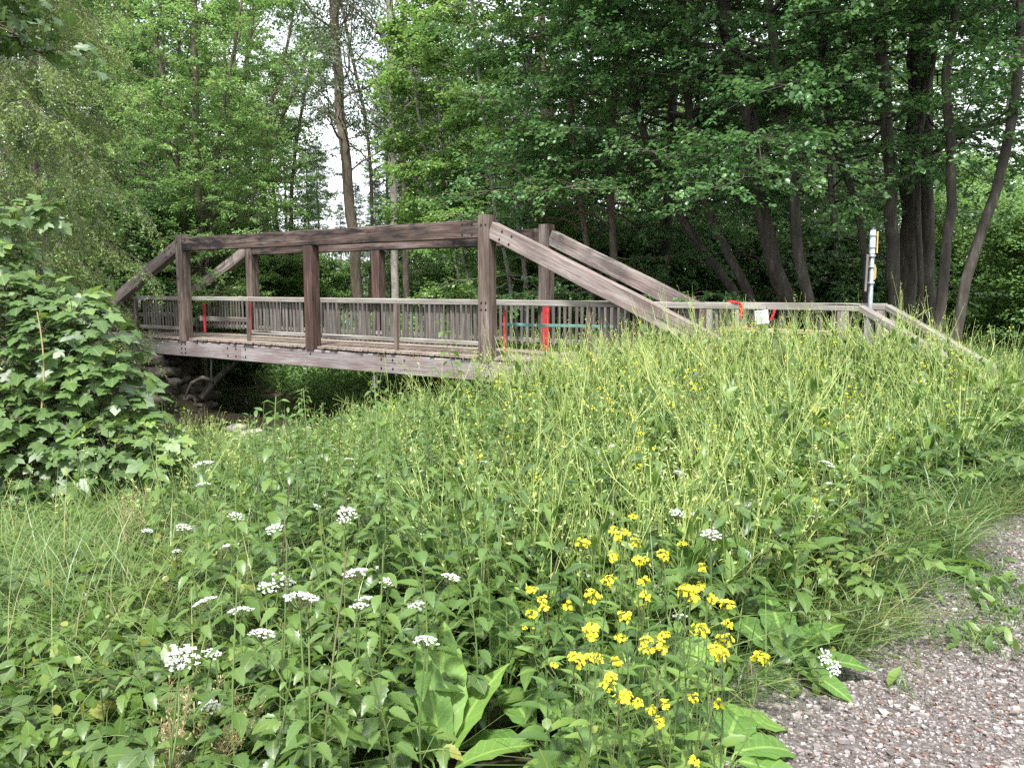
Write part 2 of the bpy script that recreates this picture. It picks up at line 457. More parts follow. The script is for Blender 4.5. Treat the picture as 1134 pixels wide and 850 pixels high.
M['w_brace'] = wood_mat('weathered_brace', [(.25, (0.126, 0.098, 0.088)), (.5, (0.218, 0.174, 0.158)), (.78, (0.332, 0.297, 0.280))], (.07, .05, .042), .5)
M['w_post'] = wood_mat('weathered_post', [(.25, (0.067, 0.047, 0.037)), (.5, (0.130, 0.098, 0.080)), (.78, (0.229, 0.204, 0.183))], (.05, .03, .024), .6)
M['w_post_dark'] = wood_mat('stained_post', [(.25, (0.036, 0.021, 0.016)), (.5, (0.080, 0.046, 0.036)), (.8, (0.144, 0.100, 0.084))], (.025, .015, .013), .6)
M['w_beam'] = wood_mat('weathered_side_beam', [(.25, (0.134, 0.113, 0.111)), (.5, (0.226, 0.198, 0.195)), (.78, (0.326, 0.310, 0.306))], (.13, .07, .06), .45)
M['w_rail'] = wood_mat('weathered_rail', [(.25, (0.135, 0.119, 0.105)), (.5, (0.214, 0.200, 0.179)), (.78, (0.316, 0.306, 0.280))], (.12, .09, .075), .4)
M['w_bal'] = wood_mat('grey_baluster', [(.25, (0.054, 0.047, 0.042)), (.5, (0.109, 0.098, 0.087)), (.78, (0.189, 0.179, 0.165))], (.05, .035, .03), .4)
M['w_deck'] = wood_mat('deck_board', [(.25, (0.140, 0.100, 0.082)), (.5, (0.233, 0.185, 0.154)), (.78, (0.335, 0.300, 0.258))], (.06, .045, .035), .4)
M['w_new'] = wood_mat('fresh_plank', [(.25, (.24, .18, .11)), (.5, (.34, .27, .17)), (.78, (.44, .37, .26))], (.25, .18, .1), .3)
M['red'] = noise_mat('red_paint', [(.3, (.20, .018, .02)), (.5, (.33, .022, .026)), (.7, (.38, .05, .05))], 9, 8, .65, .2)
M['teal'] = noise_mat('teal_paint', [(.3, (.05, .13, .11)), (.5, (.08, .20, .17)), (.7, (.16, .22, .19))], 9, 5, .6, .1)
M['ribbon'] = noise_mat('red_ribbon', [(.3, (.55, .012, .018)), (.7, (.65, .03, .03))], 20, 2, .4, 0)
M['paper'] = noise_mat('white_notice', [(.3, (.66, .67, .70)), (.7, (.78, .79, .81))], 6, 3, .5, 0)
M['print'] = noise_mat('notice_print', [(.3, (.16, .2, .35)), (.7, (.25, .28, .40))], 30, 2, .6, 0)
M['bolt'] = noise_mat('rusty_bolt', [(.3, (.012, .010, .010)), (.7, (.04, .03, .026))], 40, 4, .6, 0, metal=.4)
M['zinc'] = noise_mat('galvanised_steel', [(.3, (.26, .30, .33)), (.7, (.42, .46, .49))], 14, 6, .42, .05, metal=.75)
M['enamel'] = noise_mat('pale_blue_enamel', [(.3, (.30, .35, .43)), (.7, (.40, .45, .53))], 18, 3, .4, 0)
M['ysign'] = noise_mat('yellow_sign', [(.3, (.50, .38, .12)), (.7, (.62, .48, .17))], 12, 3, .5, 0)
M['blackpipe'] = noise_mat('black_hose', [(.3, (.010, .010, .012)), (.7, (.03, .03, .034))], 10, 3, .5, 0)
M['stone'] = noise_mat('abutment_stone', [(.28, (.035, .03, .024)), (.5, (.085, .072, .058)), (.62, (.15, .13, .105)), (.72, (.05, .07, .025))], 3.2, 9, .9, .8, dist=.04)
M['rock'] = noise_mat('stream_rock', [(.28, (.16, .14, .12)), (.5, (.32, .29, .26)), (.75, (.45, .42, .38))], 5, 9, .85, .6)
M['soil'] = noise_mat('soil', [(.28, (.018, .014, .009)), (.5, (.04, .034, .018)), (.62, (.035, .045, .016)), (.78, (.06, .07, .025))], 2.2, 10, .95, .8, dist=.05)
M['gravelbase'] = noise_mat('gravel_bed', [(.28, (.04, .033, .029)), (.5, (.10, .086, .08)), (.62, (.155, .137, .13)), (.78, (.23, .21, .20))], 46, 10, .9, .9, dist=.02)
M['pebble'] = rnd_mat('pebble', [(0, (.07, .058, .052)), (.3, (.145, .124, .116)), (.6, (.205, .180, .170)), (.88, (.27, .243, .232)), (.985, (.36, .335, .32)), (1, (.46, .44, .42))], .85, .25)
M['litter'] = rnd_mat('leaf_litter', [(0, (.07, .035, .024)), (.5, (.15, .075, .05)), (.9, (.22, .13, .085)), (1, (.30, .21, .12))], .8, .2, .15)


def water_mat():
    m, nt, N = newmat('stream_water'); L = nt.links.new
    p = N('ShaderNodeBsdfPrincipled'); p.inputs['Base Color'].default_value = (.035, .03, .02, 1); p.inputs['Roughness'].default_value = .06
    p.inputs['IOR'].default_value = 1.33
    geo = N('ShaderNodeNewGeometry')
    n = N('ShaderNodeTexNoise'); n.inputs['Scale'].default_value = 5; n.inputs['Detail'].default_value = 3; L(geo.outputs['Position'], n.inputs['Vector'])
    b = N('ShaderNodeBump'); b.inputs['Strength'].default_value = .25; b.inputs['Distance'].default_value = .02
    L(n.outputs[0], b.inputs['Height']); L(b.outputs[0], p.inputs['Normal'])
    o = N('ShaderNodeOutputMaterial'); L(p.outputs[0], o.inputs[0])
    return m


M['water'] = water_mat()

# ------------------------------------------------------------------ ground, path, water
def grid_sheet(name, xs, ys, zf, mat, kind='structure'):
    X, Y = np.meshgrid(xs, ys, indexing='ij')
    Z = zf(X, Y)
    V = np.stack([X, Y, Z], -1)
    nx, ny = len(xs), len(ys)
    idx = np.arange(nx * ny).reshape(nx, ny)
    q = np.stack([idx[:-1, :-1], idx[1:, :-1], idx[1:, 1:], idx[:-1, 1:]], -1).reshape(-1, 4)
    o = MB().add(V.reshape(-1, 3), q).build(name, mat)
    return tag(o, kind=kind)


xs = np.concatenate([np.linspace(-220, -22, 34)[:-1], np.linspace(-22, 16, 191), np.linspace(16, 220, 34)[1:]])
ys = np.concatenate([np.linspace(-40, -1, 14)[:-1], np.linspace(-1, 36, 186), np.linspace(36, 320, 40)[1:]])
ground = grid_sheet('ground', xs, ys, gz, M['soil'])
tag(ground, 'dark soil ground under the weeds and the wood')

# gravel path: a strip that follows its left edge
ts = np.linspace(-6, 13, 120)
ws = np.linspace(-.75, 2.6, 26)
TT, WW = np.meshgrid(ts, ws, indexing='ij')
PX = .94 + .670 * TT + .742 * WW; PY = 2.48 + .742 * TT - .670 * WW
PZ_ = gz(PX, PY) + .02 - .05 * (WW < -.70) - .05 * (WW > 2.55)
idx = np.arange(PX.size).reshape(PX.shape)
q = np.stack([idx[:-1, :-1], idx[:-1, 1:], idx[1:, 1:], idx[1:, :-1]], -1).reshape(-1, 4)[:, ::-1]
po = MB().add(np.stack([PX, PY, PZ_], -1).reshape(-1, 3), q).build('path', M['gravelbase'])
tag(po, 'pinkish grey gravel path along the weeds', kind='structure')

# stream water
WL = -1.62
bb = np.linspace(-24, 40, 65)
aL = -0.2 + 0 * bb; aR = 7.4 + 0 * bb
sh = -2.3 * np.clip(bb - .4, 0, 5)
mbw = MB()
Vw = []
for i, b_ in enumerate(bb):
    for a_ in (aL[i] + sh[i], aR[i] + sh[i]):
        p = P0 + UX * a_ + NX * b_
        Vw.append((p[0], p[1], WL))
qw = [(2 * i, 2 * i + 1, 2 * i + 3, 2 * i + 2) for i in range(len(bb) - 1)]
tag(mbw.add(Vw, qw).build('water', M['water']), 'dark stream water under the footbridge', kind='structure')

# pebbles on the path
K = 170000
tt = rng.uniform(-1.2, 5.8, K); w_ = rng.uniform(-.6, 2.5, K)
px = .94 + .670 * tt + .742 * w_; py = 2.48 + .742 * tt - .670 * w_
u, v = proj(px, py, 0 * px)
ok = (u > 780) & (u < 1250) & (v < 930) & (path_d(px, py) > rng.normal(-.15, .2, K)) & (rng.random(K) < np.clip(4.2 / py, .2, 1) ** 1.2)
px, py = px[ok], py[ok]; K = len(px)
cube = np.array([(-1, -1, -.6), (1, -1, -.6), (1, 1, -.6), (-1, 1, -.6), (-1, -1, .6), (1, -1, .6), (1, 1, .6), (-1, 1, .6)]) * .58
octa = np.array([(1, 0, 0), (0, 1, 0), (-1, 0, 0), (0, -1, 0), (.3, .2, .62), (-.3, -.2, .6)])
cf = np.array([(4, 5, 6, 7), (0, 1, 5, 4), (1, 2, 6, 5), (2, 3, 7, 6), (3, 0, 4, 7)])
sz = rng.lognormal(math.log(.0046), .55, K)
sz = np.minimum(sz, .026)
jit = cube[None] * (1 + rng.normal(0, .28, (K, 8, 3)))
th = rng.random(K) * 6.283
c, s_ = np.cos(th)[:, None], np.sin(th)[:, None]
jx = jit[..., 0] * c - jit[..., 1] * s_; jy = jit[..., 0] * s_ + jit[..., 1] * c
asp = rng.uniform(.6, 1, (K, 1))
V = np.stack([px[:, None] + jx * sz[:, None], py[:, None] + jy * sz[:, None] * asp, (gz(px, py) + .02)[:, None] + (jit[..., 2] + .35) * sz[:, None]], -1)
lf = np.zeros((K, 8, 3)); lf[..., 2] = rng.random(K)[:, None]
g = MB().add(V.reshape(-1, 3), (cf[None] + (np.arange(K) * 8)[:, None, None]).reshape(-1, 4), None, lf.reshape(-1, 3)).build('gravel', M['pebble'], smooth=False)
tag(g, 'loose pinkish grey gravel stones on the path', kind='stuff')
# fallen leaf scraps
K = 9000
tt = rng.uniform(-1.2, 5.5, K); w_ = rng.uniform(.0, 2.5, K)
lx = .94 + .670 * tt + .742 * w_; ly = 2.48 + .742 * tt - .670 * w_
mb = MB()
ax = rng.normal(0, 1, (K, 3)); ax[:, 2] *= .15
nr = np.array([0, 0, 1.]) + rng.normal(0, .25, (K, 3))
scatter(mb, KITE, np.stack([lx, ly, gz(lx, ly) + .027], -1), ax, nr, rng.uniform(.007, .024, K))
tag(mb.build('leaf_litter', M['litter']), 'brown leaf scraps strewn over the gravel', kind='stuff')

# ------------------------------------------------------------------ the footbridge
def B(a, b, z):
    return np.array([P0[0] + UX[0] * a + NX[0] * b, P0[1] + UX[1] * a + NX[1] * b, z])


def zr(a):
    return 1.6 + .1 * (1 - a / 10.5)


UX3 = np.array([UX[0], UX[1], 0]); NX3 = np.array([NX[0], NX[1], 0])
ORG = B(5.25, 1.15, 0)
bridge = thing('footbridge', ORG, 'weathered brown timber truss footbridge with slatted railings over the stream', 'footbridge')


def bobj(mb, name, mat, parent=None, lab=None):
    """mesh in world coordinates, hung under the bridge (or one of its parts)"""
    off = ORG if (parent is None or parent is bridge) else None
    o = bpy.data.objects.new(name, mb.mesh(name, M[mat], False))
    COL.objects.link(o)
    root = o
    # parents carry no transform but the bridge's location
    o.parent = bridge if parent is None else parent
    me = o.data
    n = len(me.vertices); co = np.empty(n * 3, np.float32); me.vertices.foreach_get('co', co)
    co = co.reshape(-1, 3) - ORG.astype(np.float32)
    me.vertices.foreach_set('co', co.ravel()); me.update()
    if lab: o['label'] = lab
    return o


def disc(mb, c, n, r, depth, k=8):
    n = vnorm(np.asarray(n, float)); ref = np.array([0, 0, 1.]) if abs(n[2]) < .9 else np.array([1., 0, 0])
    s = vnorm(np.cross(n, ref)); u = np.cross(s, n)
    an = np.arange(k) * 2 * np.pi / k
    ring = np.cos(an)[:, None] * s + np.sin(an)[:, None] * u
    V = np.concatenate([c + ring * r, c + ring * r * .85 + n * depth, [c + n * depth]])
    q = [(i, (i + 1) % k, k + (i + 1) % k, k + i) for i in range(k)]
    t = [(k + i, k + (i + 1) % k, 2 * k) for i in range(k)]
    mb.add(V, q, t)


def bolts(parent, spots, n, r=.024):
    for s in spots:
        m = MB(); disc(m, np.asarray(s, float), n, r, .012)
        bobj(m, 'bolt', 'bolt', parent)


CH = .36; PW = .28; PD = .24; DKZ = -1.13; BT = -1.25; BH = .42
A0, A1 = -5.9, 16.3
for side, bc in ((0, 0.), (1, 2.3)):
    fr = -NX3 if side == 0 else NX3           # outward normal
    # side beam in three lengths butted end to end
    for i, (s0, s1) in enumerate(((A0, 2.55), (2.556, 10.9), (10.906, A1))):
        m = MB(); beam(m, B(s0, bc, zr(s0) + BT - BH / 2), B(s1, bc, zr(s1) + BT - BH / 2), .20, BH)
        o = bobj(m, 'side_beam', 'w_beam')
        if side == 0:
            sp = []
            for aa in (0.0,) if i == 0 else (() if i == 1 else ()):
                sp += [B(aa + dx, bc, zr(aa) + BT - BH / 2 + dz) + fr * .1 for dx in (-.09, .09) for dz in (-.12, 0, .12)]
            if i == 0: sp += [B(aa, bc, zr(aa) + BT - BH / 2 + dz) + fr * .1 for aa in (2.0, 2.35) for dz in (-.1, .1)]
            if i == 1: sp += [B(aa, bc, zr(aa) + BT - BH / 2 + dz) + fr * .1 for aa in (2.75, 7.6, 7.95, 8.3, 10.6) for dz in (-.1, .1)]
            if i == 1: sp += [B(5.25, bc, zr(5.25) + BT - .1) + fr * .1]
            bolts(o, sp, fr, .026)
    # posts
    for a_, mt in ((0, 'w_post'), (5.25, 'w_post_dark'), (10.5, 'w_post')):
        top = zr(a_) + (1.70 if a_ != 5.25 else 1.61 - CH - .004)
        m = MB(); beam(m, B(a_, bc, zr(a_) + BT - .0 - (.0 if a_ == 5.25 else 0)), B(a_, bc, top), PW, PD + .03, up=NX3)
        o = bobj(m, 'truss_post', mt)
        fz = (PD + .03) / 2
        if a_ == 10.5:
            bolts(o, [B(a_ + dx, bc, zr(a_) + dz) + fr * fz for dx in (-.05, .06) for dz in (1.5, -.06, -.2)], fr)
        elif a_ == 0:
            bolts(o, [B(a_ + dx, bc, zr(a_) + dz) + fr * fz for dx in (-.05,) for dz in (1.5, -.15, .5)], fr)
    # chord: two lengths between the end posts, over the middle post
    m = MB(); e = PW / 2 + .004
    for s0, s1 in ((e, 10.5 - e),):
        beam(m, B(s0, bc, zr(s0) + 1.61 - CH / 2), B(s1, bc, zr(s1) + 1.61 - CH / 2), .22, CH)
    o = bobj(m, 'top_chord', 'w_chord')
    bolts(o, [B(aa, bc, zr(aa) + 1.61 - CH / 2 + dz) + fr * .11 for aa in (.3, .55, 9.95, 10.2) for dz in (-.11, .11)], fr)
    # raking braces
    for a_, sg in ((0, -1), (10.5, 1)):
        st = a_ + sg * e; en = a_ + sg * 5.75
        p0 = B(st, bc, zr(st) + 1.40); p1 = B(en, bc, zr(en) + BT + .10)
        m = MB(); beam(m, p0, p1, .22, .33)
        o = bobj(m, 'raking_brace', 'w_brace')
        d = vnorm(p1 - p0); upn = np.cross(np.cross(d, [0, 0, 1.]), d)
        bolts(o, [p0 + d * k + upn * z_ + fr * .11 for k in (.3, .55) for z_ in (-.09, .09)], fr)
# cross joists under the deck and the deck boards
m = MB()
for a_ in np.arange(A0 + .4, A1, 1.6):
    beam(m, B(a_, .105, zr(a_) + BT - .12), B(a_, 2.195, zr(a_) + BT - .12), .12, .2)
bobj(m, 'joist_row', 'w_post_dark')
m = MB()
a_ = A0
while a_ < A1:
    over = rng.uniform(.10, .155)
    # boards are notched round the posts
    b0, b1 = -over, 2.3 + over
    if min(abs(a_ - k) for k in (0, 5.25, 10.5)) < PW / 2 + .09:
        b0, b1 = .14, 2.16
    beam(m, B(a_ + .065, b0, zr(a_) + DKZ - .055), B(a_ + .065, b1, zr(a_) + DKZ - .055 + rng.normal(0, .003)), .128, .055, ch=.008)
    a_ += .141
bobj(m, 'deck', 'w_deck')

# railings: one part per bay, on the inside of each truss
bays = [-5.6, -2.7, 0, 2.62, 5.25, 7.87, 10.5, 12.8, 15.05]
for side, bc, ins in ((0, .20, 1), (1, 2.10, -1)):
    for k in range(len(bays) - 1):
        s0, s1 = bays[k] + .004, bays[k + 1] - .004
        m = MB(); beam(m, B(s0, bc, zr(s0) - .06), B(s1, bc, zr(s1) - .06), .13, .11)
        ho = bobj(m, 'railing', 'w_rail')
        if not (side == 0 and k in (2, 6)):
          m = MB(); beam(m, B(s0 + .05, bc, zr(s0) - .92), B(s1 - .05, bc, zr(s1) - .92), .06, .10)
          bobj(m, 'bottom_rail', 'w_rail', ho)
        m = MB(); beam(m, B(s1, bc - ins * .07, zr(s1) + DKZ - .02), B(s1, bc - ins * .07, zr(s1) - .12), .09, .09, up=NX3)
        bobj(m, 'rail_post', 'w_post', ho)
        gap_bay = side == 0 and k in (2, 6)          # these bays are open behind the barriers
        nb = 0 if gap_bay else int((s1 - s0 - .2) / .145)
        row = MB()
        for i in range(nb):
            aa = s0 + .13 + (s1 - s0 - .26) * (i + .5) / nb + rng.normal(0, .008)
            tgt = MB() if (side == 0 and 2 <= k) else row
            beam(tgt, B(aa, bc + ins * .045, zr(aa) - 1.0), B(aa + rng.normal(0, .006), bc + ins * .045, zr(aa) - .118), .072, .028, up=NX3, ch=.006)
            if tgt is not row:
                bobj(tgt, 'baluster', 'w_bal', ho)
        if row.n:
            bobj(row, 'baluster_row', 'w_bal', ho)['kind'] = 'stuff'

# ------------------------------------------------------------------ approach landing and steps at the near end
LORG = B(16.3, 1.15, 0)
steps = thing('entrance_steps', LORG, 'grey timber landing and handrails stepping down from the near bridge end', 'steps')


def sobj(mb, name, mat, parent=None, root=None, org=None, lab=None):
    o = mb.build(name, M[mat], root if parent is None else parent, False)
    me = o.data; n = len(me.vertices); co = np.empty(n * 3, np.float32); me.vertices.foreach_get('co', co)
    co = co.reshape(-1, 3) - np.asarray(org, np.float32)
    me.vertices.foreach_set('co', co.ravel()); me.update()
    if lab: o['label'] = lab
    return o


def so(mb, name, mat, parent=None):
    return sobj(mb, name, mat, parent, steps, LORG)


SD = vnorm(np.array([.50, -.866, 0]))               # heading of the flight
SN = np.array([-SD[1], SD[0], 0])
C0 = B(17.55, .20, 0); C1 = B(17.65, 2.10, 0)
zl = zr(17.5) 
m = MB(); beam(m, B(15.05, .20, zr(15.05) - .055), B(17.55, .20, zl - .055), .14, .12); r1 = so(m, 'handrail', 'w_rail')
m = MB(); beam(m, B(15.05, 2.1, zr(15.05) - .055), B(17.65, 2.1, zl - .055), .14, .12); r2 = so(m, 'handrail', 'w_rail')
for i in range(11):
    aa = 15.25 + i * .215
    for bb_, rr in ((.2, r1), (2.1, r2)):
        m = MB(); beam(m, B(aa, bb_, zr(aa) - 1.0), B(aa, bb_, zr(aa) - .115), .05, .035, up=NX3, ch=.006); so(m, 'baluster', 'w_bal', rr)
for aa, bb_, w in ((15.12, .2, .13), (15.6, .2, .12), (17.3, .2, .17), (17.55, 2.1, .14), (15.12, 2.1, .13)):
    m = MB(); beam(m, B(aa, bb_, zr(aa) - 1.3), B(aa, bb_, zr(aa) - .116), w, w, up=NX3); so(m, 'post', 'w_rail')
m = MB(); aa = 16.32
while aa < 17.7:
    beam(m, B(aa + .065, .05, zl + DKZ - .05), B(aa + .065, 2.25, zl + DKZ - .05), .128, .055, ch=.008); aa += .141
so(m, 'landing', 'w_deck')
drop = .50
for C in (C0, C1):
    e0 = np.array([C[0], C[1], zl - .06]); e1 = e0 + SD * 3.1 + np.array([0, 0, -drop * 3.1])
    m = MB(); beam(m, e0, e1, .15, .10); hr = so(m, 'handrail', 'w_rail')
    m = MB(); beam(m, e0 + [0, 0, -.45], e1 + [0, 0, -.45], .05, .12); so(m, 'middle_rail', 'w_rail', hr)
    for k in (.15, 1.5, 2.95):
        p = e0 + SD * k + np.array([0, 0, -drop * k])
        m = MB(); beam(m, p + [0, 0, -1.25], p + [0, 0, -.06], .11, .11, up=SN); so(m, 'post', 'w_rail')
    m = MB(); beam(m, e0 + [0, 0, -1.2], e1 + [0, 0, -1.2], .07, .28); so(m, 'stringer', 'w_beam')
for i in range(9):
    k = .2 + i * .34
    p = np.array([C0[0], C0[1], zl - 1.2]) + SD * k + np.array([0, 0, -drop * k])
    w = C1 - C0
    m = MB(); beam(m, p + vnorm(w) * .06, p + w - vnorm(w) * .06, .32, .05); so(m, 'tread', 'w_deck')

# ------------------------------------------------------------------ barriers, notices, ribbons
def barrier(name, label, ups, bars, feet=()):
    o0 = np.mean([u_[0] for u_ in ups], 0); o0[2] = min(u_[0][2] for u_ in ups)
    r = thing(name, o0, label, 'barrier')
    for p0, p1, w, d, mt in ups:
        m = MB(); beam(m, p0, p1, w, d, up=NX3); sobj(m, 'upright', mt, None, r, o0)
    for p0, p1, w, h, mt in bars:
        m = MB(); beam(m, p0, p1, w, h); sobj(m, 'cross_bar', mt, None, r, o0)
    return r


# teal bar with two red uprights at the near portal
a_ = 10.72
z_ = zr(a_) + DKZ - .025
barrier('barrier', 'teal cross bar between two red uprights closing the near portal of the footbridge',
        [(B(a_ + .02, .27, z_), B(a_ + .02, .27, zr(a_) - .2), .05, .05, 'red'), (B(a_, 1.94, z_), B(a_, 1.94, zr(a_) - .10), .17, .05, 'red')],
        [(B(a_ - .05, .16 + .14, zr(a_) - .50), B(a_ + 1.75, 1.99, zr(12) - .56), .03, .065, 'teal')])
a_ = .30
z_ = zr(a_) + DKZ - .025
barrier('barrier', 'grey plank across two red uprights closing the far portal of the footbridge',
        [(B(a_, .40, z_ + .15), B(a_, .40, zr(a_) - .2), .07, .05, 'red'), (B(a_, 1.92, z_ + .1), B(a_, 1.92, zr(a_) - .12), .16, .05, 'red')],
        [(B(a_ - .09, .32, zr(a_) - .62), B(a_ - .05, 2.02, zr(a_) - .70), .045, .14, 'w_rail')])
a_ = -3.0
z_ = zr(a_) + DKZ - .025
barrier('barrier', 'pale plank fence on short posts closing the far end of the deck beyond the portal',
        [(B(a_, .9, z_), B(a_, .9, zr(a_) - .06), .14, .06, 'w_rail'), (B(a_, 1.6, z_), B(a_, 1.6, zr(a_) - .06), .12, .06, 'w_rail')],
        [(B(a_ - .06, .3, zr(a_) - .58), B(a_ - .06, 2.02, zr(a_) - .60), .045, .13, 'w_rail')])
q0, q1 = B(15.35, .11, zr(15.4) - .45), B(17.28, .11, zr(17.2) - .46)
o0 = (q0 + q1) / 2
pk = thing('plank', o0, 'fresh yellowish plank nailed across the landing balusters below the notice', 'plank')
m = MB(); beam(m, q0, q1, .035, .075); sobj(m, 'board', 'w_new', None, pk, o0)
m = MB()
for k in (.05, .5, .95):
    for dz in (-.03, .03):
        disc(m, q0 + (q1 - q0) * k + np.array([0, 0, dz]) - NX3 * .0175, -NX3, .008, .005)
sobj(m, 'nail', 'bolt', None, pk, o0)


def notice(name, label, c, n, w, h, tilt):
    """paper sheet in a plastic sleeve, slightly bowed"""
    n = vnorm(n); s = vnorm(np.cross([0, 0, 1.], n)); u = np.cross(n, s)
    ca, sa = math.cos(tilt), math.sin(tilt)
    s, u = s * ca + u * sa, u * ca - s * sa
    r = thing(name, c, label, 'notice')
    m = MB(); G = 6; V = []
    for layer in (0, -.004):
        for i in range(G + 1):
            for j in range(3):
                x = (i / G - .5) * w; y = (j / 2 - .5) * h
                V.append(s * x + u * y + n * (.012 * math.cos(x / w * 3) + layer))
    q = []
    for i in range(G):
        for j in range(2):
            k = i * 3 + j
            q += [(k, k + 3, k + 4, k + 1), (k + 21, k + 22, k + 25, k + 24)]
    m.add(V, q).build('sheet', M['paper'], r, True)
    m = MB()
    for row, (y, l) in enumerate(((.3, .7), (.16, .8), (.04, .75), (-.08, .8), (-.2, .55))):
        hh = .09 if row == 0 else .05
        for x0, x1 in ((-.42, -.42 + l * .45), (-.42 + l * .5, -.42 + l)):
            V = [s * (x * w) + u * ((y + d) * h) + n * (.012 * math.cos(x * 3) + .003) for x, d in ((x0, 0), (x1, 0), (x1, hh), (x0, hh))]
            m.add(V, [(0, 1, 2, 3)])
    m.build('print', M['print'], r)
    m = MB(); tubes(m, [[u * h * .45 + s * w * .4 * k + n * .006, u * (h * .5 + .06) + s * w * .42 * k - n * .02] for k in (-1, 1)], np.full((2, 2), .003), 4)
    m.build('string', M['bolt'], r)
    return r


notice('notice', 'white paper notice tied to the landing handrail above the fresh plank', B(16.05, .10, zr(16) - .23), -NX3, .22, .22, .12)
notice('notice', 'white paper notice hung on the fence across the far end of the deck', B(-3.12, .45, zr(-3) - .22), -UX3 * .2 - NX3, .38, .26, -.1)


def ribbon(label, pts, w):
    pts = np.asarray(pts, float)
    o0 = pts[0].copy()
    t = np.linspace(0, 1, len(pts)); tt = np.linspace(0, 1, 14)
    P = np.stack([np.interp(tt, t, pts[:, i]) for i in range(3)], -1) - o0
    V = []
    for i, p in enumerate(P):
        tw = .9 * math.sin(i * .8)
        d = vnorm(P[min(i + 1, 13)] - P[max(i - 1, 0)])
        s = vnorm(np.cross(d, -NX3 * math.cos(tw) + UX3 * math.sin(tw)))
        nn = np.cross(s, d)
        V += [p - s * w / 2 + nn * .0015, p + s * w / 2 + nn * .0015, p + s * w / 2 - nn * .0015, p - s * w / 2 - nn * .0015]
    idx = np.arange(14 * 4).reshape(14, 4)
    q = np.stack([idx[:-1], np.roll(idx[:-1], -1, 1), np.roll(idx[1:], -1, 1), idx[1:]], -1).reshape(-1, 4)
    o = MB().add(V, q).build('ribbon', M['ribbon'], None, True)
    o.location = o0
    return tag(o, label, 'ribbon', 'red barrier ribbons')


ribbon('red ribbon looped along the landing handrail with one end hanging', [B(15.45, .16, zr(15.4) + .012), B(15.55, .12, zr(15.4) + .014), B(15.68, .115, zr(15.6) - .01), B(15.72, .10, zr(15.6) - .1), B(15.69, .08, zr(15.6) - .25)], .045)
ribbon('short red ribbon end hanging just beside the landing notice', [B(16.26, .10, zr(16.2) - .10), B(16.25, .08, zr(16.2) - .18), B(16.20, .07, zr(16.2) - .28)], .04)
ribbon('red ribbon hanging on the fence at the far end of the deck', [B(-3.14, .98, zr(-3) - .02), B(-3.14, 1.02, zr(-3) - .13), B(-3.14, .98, zr(-3) - .36)], .07)
ribbon('red ribbon lying flat on the fresh plank below the landing', [B(15.55, .085, zr(15.4) - .42), B(15.7, .083, zr(15.4) - .43), B(15.85, .085, zr(15.4) - .425)], .03)

# ------------------------------------------------------------------ signpost behind the landing
base = at(963, 352, 13.3)
sp = thing('signpost', base, 'galvanised signpost with pale blue head and yellow wooden arrow rising behind the landing rail', 'signpost')
top = at(967, 253, 13.2) - base
m = MB(); tubes(m, [np.array([-.02, 0, -1.4]), np.array([0, 0, 0]), top * .97], [.038, .038, .037], 12, cap=True); m.build('pole', M['zinc'], sp)
d_ = vnorm(top)
m = MB(); tubes(m, [top * .72, top * .99], [.045, .045], 12, cap=True); m.build('sleeve', M['enamel'], sp)
m = MB(); tubes(m, [top * .99, top * 1.02], [.05, .03], 12, cap=True); m.build('cap', M['blackpipe'], sp)
for k in (.40, .58, .70, .80, .93):
    m = MB(); tubes(m, [top * k - d_ * .014, top * k + d_ * .014], [.058, .058], 12, cap=True); m.build('clamp', M['zinc'], sp)
m = MB(); beam(m, top * .31 + np.array([-.10, -.02, 0]), top * .71 + np.array([-.085, -.02, 0]), .035, .44, up=(.40, .90, 0)); m.build('board', M['w_rail'], sp, False)
# arrow board seen from the back, and the small plate at the head
ax_ = np.array([.55, .80, 0]); az = np.array([0, 0, 1.])
c0 = top * .52
V = []
for n_ in (-.012, .012):
    for x, z in ((.05, -.13), (.30, -.13), (.42, -.08), (.42, .05), (.30, .13), (.12, .145), (.05, .09)):
        V.append(c0 + ax_ * x + az * z + np.cross(ax_, az) * n_)
q = [(i, (i + 1) % 7, 7 + (i + 1) % 7, 7 + i) for i in range(7)]
m = MB().add(V, q, [(0, i, i + 1) for i in range(1, 6)] + [(7, 7 + i + 1, 7 + i) for i in range(1, 6)])
m.build('arrow_board', M['ysign'], sp, False)
m = MB(); beam(m, top * .73 + np.array([.085, .02, 0]), top * .97 + np.array([.085, .02, 0]), .02, .09, up=(.3, 1, 0)); m.build('plate', M['ysign'], sp, False)

# ------------------------------------------------------------------ under the bridge: abutment, hoses, post, rocks
def blockstone(mb, c, s, k=0.16):
    n = 3
    g_ = np.linspace(-1, 1, n + 1)
    vs = {}; V = []; q = []
    def vid(p):
        key = tuple(np.round(p, 4))
        if key not in vs:
            vs[key] = len(V)
            p = np.array(p); r_ = p / max(1e-6, np.linalg.norm(p, 4) if False else (np.sum(np.abs(p) ** 5)) ** .2)
            V.append(r_)
        return vs[key]
    for ax in range(3):
        for sg in (-1, 1):
            for i in range(n):
                for j in range(n):
                    f = []
                    for (x, y) in ((g_[i], g_[j]), (g_[i + 1], g_[j]), (g_[i + 1], g_[j + 1]), (g_[i], g_[j + 1])):
                        p = [0, 0, 0]; p[ax] = sg; p[(ax + 1) % 3] = x; p[(ax + 2) % 3] = y
                        f.append(vid(p))
                    q.append(f if sg > 0 else f[::-1])
    V = np.array(V); V = V + rng.normal(0, k * .5, V.shape)
    V = V[:, :1] * s[0] * UX3 + V[:, 1:2] * s[1] * NX3 + V[:, 2:] * np.array([0, 0, s[2]])
    mb.add(np.asarray(c) + V, q)


